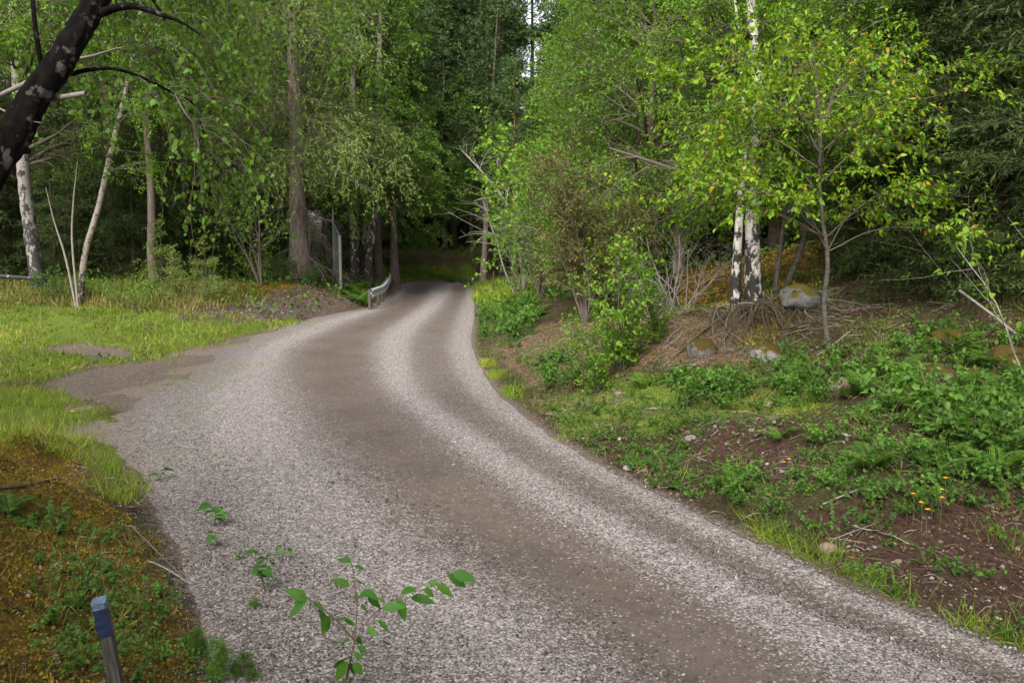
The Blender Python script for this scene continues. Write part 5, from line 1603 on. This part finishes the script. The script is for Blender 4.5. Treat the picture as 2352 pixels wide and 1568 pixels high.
# sticks
for i, (pts, r, mt, lb) in enumerate([
        ([(-60, 1135), (60, 1120), (140, 1106)], .011, B_BIRCH2, 'pale birch stick lying on the moss at the left'),
        ([(340, 1290), (430, 1340), (500, 1385)], .007, B_GREY, 'grey stick along the foot of the mossy bank'),
        ([(385, 1345), (393, 1325), (430, 1335), (455, 1345)], .005, B_BIRCH2, 'bent pale twig at the gravel edge'),
        ([(495, 1390), (490, 1430)], .004, B_BIRCH2, 'short pale twig on the gravel near the stake'),
        ([(300, 1210), (420, 1330)], .006, B_DEAD, 'dark thin stick below the mossy bank'),
        ([(2030, 1010), (2080, 1030), (2110, 1060)], .010, B_GREY, 'grey stick on the slope in the raspberry patch'),
        ([(1890, 1160), (1960, 1135), (2020, 1110)], .008, B_GREY, 'dead grey branch below the raspberry patch'),
        ([(2200, 735), (2280, 770), (2352, 790)], .02, B_GREY, 'long dead branch leaning in front of the fern'),
        ([(1860, 832), (1905, 800), (1960, 760)], .012, B_GREY, 'dead stick by the cherry trunk foot')]):
    W = np.array([gp(*q) for q in pts]); W[:, 2] += r * .9
    if i == 7: W[:, 2] += np.array([.35, .2, .02])
    b = W[0].copy(); Q = smooth_line(W - b, 12)
    Q[:, 2] = np.maximum(Q[:, 2], H(Q[:, 0] + b[0], Q[:, 1] + b[1]) - b[2] + r * .6)
    mb = MB(); tubes(mb, Q, r * np.linspace(1, .55, 12), 6)
    o = mb.build('fallen_stick', mt, None, None, tuple(b)); tag(o, lb, 'stick')

# ------------------------------------------------------------------ foreground: stake, sapling, seedlings, leaning birch
BLUE = plain('blue_paint', (.007, .016, .048), .55, 0, 25, .35, .25)
BLUET = plain('blue_paint_worn', (.07, .11, .16), .8, 0, 60, .5, .4)
SHAFT = bark_mat('weathered_wood', (.03, .028, .024), (.075, .07, .06), (.13, .12, .10), scale=(60, 60, 6), bump=.3)
top, bot = at(228, 1378, 3.6), at(272, 1590, 3.62)
ax = nrm(top - bot); foot = bot - ax * ((bot[2] - float(H(bot[0], bot[1]))) / ax[2] + .25)
L_ = np.linalg.norm(top - foot)
t = thing('marker_stake', 'weathered wooden stake with dark blue painted top on the near left bank', 'stake', tuple(foot))
q = Vector(ax).to_track_quat('Z', 'Y')
t.rotation_mode = 'QUATERNION'
from mathutils import Quaternion
t.rotation_quaternion = q @ Quaternion((0, 0, 1), math.radians(-2))


def bevbox(sx, sy, z0, z1, b=.004, jag=0.0):
    c = np.array([[-sx / 2 + b, -sy / 2], [sx / 2 - b, -sy / 2], [sx / 2, -sy / 2 + b], [sx / 2, sy / 2 - b], [sx / 2 - b, sy / 2], [-sx / 2 + b, sy / 2], [-sx / 2, sy / 2 - b], [-sx / 2, -sy / 2 + b]])
    rg = np.random.default_rng(3)
    zs = np.linspace(z0, z1, 8)
    V = np.array([[x * (1 + rg.normal() * .012), y * (1 + rg.normal() * .012), z] for z in zs for x, y in c])
    V[-8:, 2] += rg.normal(size=8) * jag
    F4 = [[k * 8 + j, k * 8 + (j + 1) % 8, (k + 1) * 8 + (j + 1) % 8, (k + 1) * 8 + j] for k in range(7) for j in range(8)]
    m_ = (len(zs) - 1) * 8
    F4 += [[m_, m_ + 1, m_ + 2, m_ + 7], [m_ + 7, m_ + 2, m_ + 3, m_ + 6], [m_ + 6, m_ + 3, m_ + 4, m_ + 5]]
    return V, np.array(F4)


mb = MB(); mb.add(*bevbox(.070, .052, 0, L_ - .155)); link('shaft', mb.mesh('shaft', [SHAFT]), t)
mb = MB(); mb.add(*bevbox(.073, .055, L_ - .16, L_ - .025)); link('painted_band', mb.mesh('painted_band', [BLUE]), t)
mb = MB(); mb.add(*bevbox(.077, .059, L_ - .03, L_, .008, .003)); link('worn_top', mb.mesh('worn_top', [BLUET]), t)

# sapling: stems and leaves traced from the photo, set at its distance on the gravel edge
Zv = lambda zx, zy: ((700 + zx * .657) * .762, (1028 + zy * .657) * .762)
D0 = 4.15
rngQ = np.random.default_rng(6)
sb0 = at(*Zv(505, 1640), D0); sb0[2] = max(float(H(sb0[0], sb0[1])), float(road_z(np.array([sb0[0]]), np.array([sb0[1]]))[0][0])) - .02
t = thing('sapling', 'green sapling with pointed oval leaves rising from the gravel in the foreground', 'sapling', tuple(sb0))
mb = MB()
for pts, r in (([(505, 1640, 0), (520, 1568, 0), (550, 1430, 0), (562, 1370, 0)], .007),
               ([(562, 1370, 0), (480, 1280, -.06), (380, 1200, -.12), (300, 1150, -.16)], .005),
               ([(562, 1370, 0), (640, 1260, .05), (760, 1175, .10), (850, 1130, .14), (1000, 1068, .2)], .005),
               ([(562, 1370, 0), (572, 1200, .02), (555, 1060, .05), (543, 1000, .06)], .004)):
    W = np.array([at(*Zv(a_, b_), D0 + d_) for a_, b_, d_ in pts]) - sb0
    if pts[0][1] == 1640: W[0] = 0
    Q = smooth_line(W, 14); tubes(mb, Q, r * np.linspace(1, .45, 14), 6)
link('stem', mb.mesh('stem', [STEMB]), t)
LV = [((545, 1015), (470, 985)), ((560, 1030), (625, 1048)), ((540, 1120), (455, 1088)), ((565, 1100), (628, 1118)), ((345, 1185), (245, 1133)), ((345, 1190), (238, 1268)),
      ((365, 1195), (345, 1250)), ((370, 1195), (432, 1232)), ((400, 1225), (432, 1310)), ((450, 1260), (400, 1362)), ((575, 1190), (560, 1150)), ((600, 1140), (684, 1188)),
      ((620, 1175), (690, 1222)), ((640, 1150), (578, 1168)), ((590, 1205), (622, 1238)), ((755, 1178), (802, 1284)), ((690, 1222), (790, 1212)), ((820, 1175), (932, 1192)),
      ((875, 1135), (945, 1175)), ((935, 1112), (1025, 1172)), ((990, 1070), (1092, 1132)), ((1010, 1060), (1118, 1096)), ((840, 1135), (772, 1148)), ((895, 1105), (955, 1112)),
      ((665, 1280), (738, 1338)), ((622, 1312), (668, 1352)), ((560, 1305), (512, 1268)), ((540, 1370), (468, 1402)), ((562, 1350), (608, 1397)), ((575, 1395), (632, 1438)),
      ((545, 1450), (458, 1482)), ((535, 1470), (455, 1562)), ((555, 1430), (608, 1458)), ((550, 1475), (612, 1532)), ((530, 1480), (576, 1532)), ((560, 1545), (525, 1566)), ((700, 1200), (660, 1160)), ((480, 1280), (545, 1262))]
p0, y0, u0, s0 = [], [], [], []
for (a_, b_), (c_, d_) in LV:
    dz = np.interp(a_, [250, 560, 1000], [-.15, 0, .18]) + rngQ.normal() * .025
    A = at(*Zv(a_, b_), D0 + dz); B = at(*Zv(c_, d_), D0 + dz + rngQ.normal() * .035)
    p0.append(A - sb0); y0.append(B - A); s0.append(np.linalg.norm(B - A) * rngQ.uniform(.85, 1.05))
    u0.append(nrm(np.array([rngQ.normal() * .35, -.55 + rngQ.normal() * .3, 1.0])))
leaf_objects(t, big_leaf(wid=.235, fold=.07, droop=.16), np.array(p0), np.array(y0), np.array(u0), np.array(s0), rngQ.random(len(p0)), L_SAP)

# seedlings in the gravel
for i, (px, py, n, hs_, sz_, lb) in enumerate([
        (368, 1112, 4, .14, .13, 'tiny seedling with three pale leaves at the gravel edge'),
        (495, 1222, 12, .16, .125, 'small leafy seedling on the gravel, left of the middle'),
        (503, 1268, 8, .10, .125, 'small broad-leaved seedling just below the leafy one'),
        (610, 1385, 18, .24, .095, 'bushy seedling left of the foreground sapling'),
        (545, 1300, 3, .06, .05, 'tiny two-leaved seedling between the larger ones'),
        (645, 1300, 8, .09, .07, 'low creeping seedling above the bushy one')]):
    g = gp(px, py); g[2] = max(g[2], float(road_z(g[:1], g[1:2])[0][0]))
    rg = np.random.default_rng(60 + i)
    t = thing('seedling', lb, 'seedling', tuple(g))
    mb = MB(); P_, Y_, U_, S_ = [], [], [], []
    for k in range(max(2, n // 3)):
        a_ = rg.random() * 6.28; tip = np.array([math.cos(a_) * .06, math.sin(a_) * .06, hs_ * rg.uniform(.6, 1.1)])
        Q = smooth_line(np.array([[0, 0, -.01], tip * .5 + np.array([0, 0, .01]), tip]), 6); tubes(mb, Q, .0025 * np.linspace(1, .5, 6), 4)
        for j in range(3):
            q_ = Q[5 - j]; b_ = rg.random() * 6.28
            P_.append(q_); Y_.append([math.cos(b_), math.sin(b_), rg.uniform(-.5, .3)]); U_.append([rg.normal() * .3, rg.normal() * .3 - .2, 1]); S_.append(sz_ * rg.uniform(.6, 1.1))
    link('stem', mb.mesh('stem', [STEM]), t)
    leaf_objects(t, big_leaf(wid=.27, fold=.08, droop=.25), np.array(P_), np.array(Y_), np.array(U_), np.array(S_), rg.random(len(P_)), L_SAP)
SPS = conifer(210, .28, .006, .05, .17, 30, L_FERN, B_SPRUCE, n2=8, per=12, nl=.026, tm=NEEDLE2, dead=0, nper1=14, tgrav=-.1)
for i, (px, py, s, lb) in enumerate([(500, 1555, .7, 'small spruce seedling at the bottom beside the gravel'), (560, 1562, .55, 'second spruce seedling at the bottom right of the first'), (585, 1420, .45, 'tiny dark conifer seedling below the bushy seedling'), (455, 1500, .5, 'spruce seedling on the bank right of the stake')]):
    place(SPS, TC, 'spruce_seedling', lb, 'seedling', gp(px, py), i, s)

# the leaning dark birch beside the camera
Z1 = lambda zx, zy: (zx * .5006, zy * .5006)
D1 = 5.0
tw = [(-330, 1075), (-210, 720), (-120, 540), (-25, 400), (30, 310), (78, 228), (138, 142), (188, 62), (234, -20), (300, -160), (400, -360), (520, -640)]
W = np.array([at(a_, b_, D1 + .12 * i) for i, (a_, b_) in enumerate(tw)])
W[0, 2] = float(H(W[0, 0], W[0, 1])) - .12
lb0 = W[0].copy(); P = smooth_line(W - lb0, 40)
R = np.interp(np.linspace(0, 1, 40), np.linspace(0, 1, 12), [.15, .112, .104, .097, .098, .088, .088, .076, .074, .062, .045, .03])
lt = thing('leaning_birch', 'dark furrowed birch trunk leaning into the picture at top left', 'birch', tuple(lb0))
# trunk with real furrows and knots
n, sd_ = 260, 28
Q = smooth_line(P, n); rr_ = np.interp(np.linspace(0, 1, n), np.linspace(0, 1, 40), R)
mb = MB(); tubes(mb, Q, rr_, sd_, 0)
V, F, a_, b_, c_ = mb.ch[0]
ring = np.repeat(np.arange(n), sd_); an = np.tile(np.arange(sd_), n)
circ = np.cos(an / sd_ * 6.283) * 3, np.sin(an / sd_ * 6.283) * 3
s_ = ring * .02
k = 1 + .34 * fbm(circ[0] * 1.3 + s_ * 1.6, circ[1] * 1.3 + s_ * 3.2, 4, 5) - .45 * np.clip(vnoise(circ[0] * 2.2 + 7, circ[1] * 2.2 + s_ * 3.0, 9) - .12, 0, 1)
mb.ch[0] = (((V - Q[ring]) * k[:, None] + Q[ring]).astype(np.float32), F, a_, b_, c_)
link('trunk', mb.mesh('trunk', [B_LEAN]), lt)
rngL = np.random.default_rng(19)
BR = {'A': ([(470, 60, .25), (530, 38, .2), (620, 30, .1), (720, 62, 0), (830, 102, -.05), (940, 175, -.1)], [.03, .026, .022, .016, .010, .005]),
      'B': ([(330, 340, .3), (400, 322, .25), (520, 315, .3), (650, 355, .4), (800, 430, .6), (885, 475, .8), (920, 560, .9), (960, 700, 1.0), (1020, 790, 1.1)], [.018, .015, .012, .010, .0085, .007, .006, .005, .003]),
      'B2': ([(800, 430, .6), (850, 520, .6), (900, 590, .65), (915, 680, .7)], [.006, .005, .004, .002]),
      'C': ([(190, 470, .3), (230, 458, .15), (310, 443, .05), (395, 428, 0)], [.026, .022, .018, .016]),
      'D': ([(190, 350, .3), (130, 378, .2), (60, 410, .1), (-40, 455, 0)], [.022, .018, .016, .013]),
      'E': ([(205, 330, .3), (185, 270, .25), (165, 150, .25), (150, 0, .3), (140, -140, .4)], [.022, .019, .017, .015, .012]),
      'F': ([(370, 268, .5), (430, 255, .5), (500, 235, .6), (620, 205, .7), (760, 190, .8)], [.010, .008, .007, .005, .003]),
      'G': ([(-20, 490, -.05), (100, 545, -.1), (190, 565, -.1)], [.006, .005, .003]),
      'K': ([(130, 690, .15), (60, 705, .0), (0, 715, -.08)], [.022, .015, .012])}
for k, (pts, rad) in BR.items():
    Wb = np.array([at(*Z1(a_, b_), D1 + .6 + d_) for a_, b_, d_ in pts]) - lb0
    Qb = smooth_line(Wb, 26)
    mb = MB(); tubes(mb, Qb, np.interp(np.linspace(0, 1, 26), np.linspace(0, 1, len(rad)), rad), 8)
    o = link('branch', mb.mesh('branch', [B_LEAN if k in 'ABEK' else B_GREY]), lt)
# limbs over the frame carry long hanging strands of leaves
limb = []
for e, dd in (((700, -260), .8), ((980, -120), 2.6), ((420, -160), 2.4), ((180, -240), 1.6), ((1150, -40), 3.4), ((560, 60), 2.6), ((300, 40), 2.2), ((760, -60), 1.8)):
    s = P[31] if e[1] < 0 else P[28]
    en = at(e[0] * .62 + 40, e[1], D1 + 1.1 + dd) - lb0
    limb.append(smooth_line(np.array([s, (s + en) / 2 + UP * .25, en]), 12))
limb = np.array(limb); lrd = np.linspace(.03, .008, 12)[None].repeat(len(limb), 0)
mbL = MB(); tubes(mbL, limb, lrd, 6)
link('limbs', mbL.mesh('limbs', [B_LEAN]), lt)
h1, q1, _ = grow(rngL, limb, lrd, 95, .2, 1, .9, 1.0, 8, -2.0, .10, .5, flat=.6)
h2, q2, _ = grow(rngL, h1, q1, 150, .3, 1, .7, .9, 8, -2.6, .10, .6)
BB = np.array([smooth_line(np.array([at(*Z1(a_, b_), D1 + .6 + d_) for a_, b_, d_ in BR[k][0]]) - lb0, 12) for k in ('B', 'B2', 'F')])
BBr = np.full((3, 12), .008)
h3, q3, _ = grow(rngL, BB, BBr, 60, .35, 1, .9, .85, 8, -2.4, .10, .5)
mbT = MB()
for h_, q_ in ((h1, q1), (h2, q2), (h3, q3)): tubes(mbT, h_, np.minimum(q_, .004), 3, 0)
pos, tan = [], []
for h_, per in ((h1, 22), (h2, 20), (h3, 13)):
    p_, t_, _ = along(rngL, h_, per, .1); pos.append(p_); tan.append(t_)
pos = np.concatenate(pos); tan = np.concatenate(tan); n = len(pos)
pos = pos + rngL.normal(size=(n, 3)) * .02
yd = nrm(tan * .3 + rngL.normal(size=(n, 3)) * .6 - UP * .75); upv = nrm(UP * .5 + rngL.normal(size=(n, 3)) * .7)
sz = .052 * rngL.uniform(.65, 1.2, n); rn = np.clip(rngL.normal(.45, .25, n), 0, 1)
px_, py_ = project(pos + lb0)
vis = (px_ > 0) & (px_ < 1000) & (py_ > 0) & (py_ < 750)
order = np.argsort(np.where(vis, pos[:, 1], 1e3)); near, rest = order[:280], order[280:]
put(mbT, (LEAF4[0] * np.array([1.45, 1, 1]), LEAF4[1]), pos[rest], yd[rest], upv[rest], sz[rest], 1, rn[rest])
link('crown', mbT.mesh('crown', [B_TWIG, L_BIRCH_D]), lt)
leaf_objects(lt, LEAFHEART, pos[near], yd[near], upv[near], sz[near], rn[near], L_BIRCH_D)
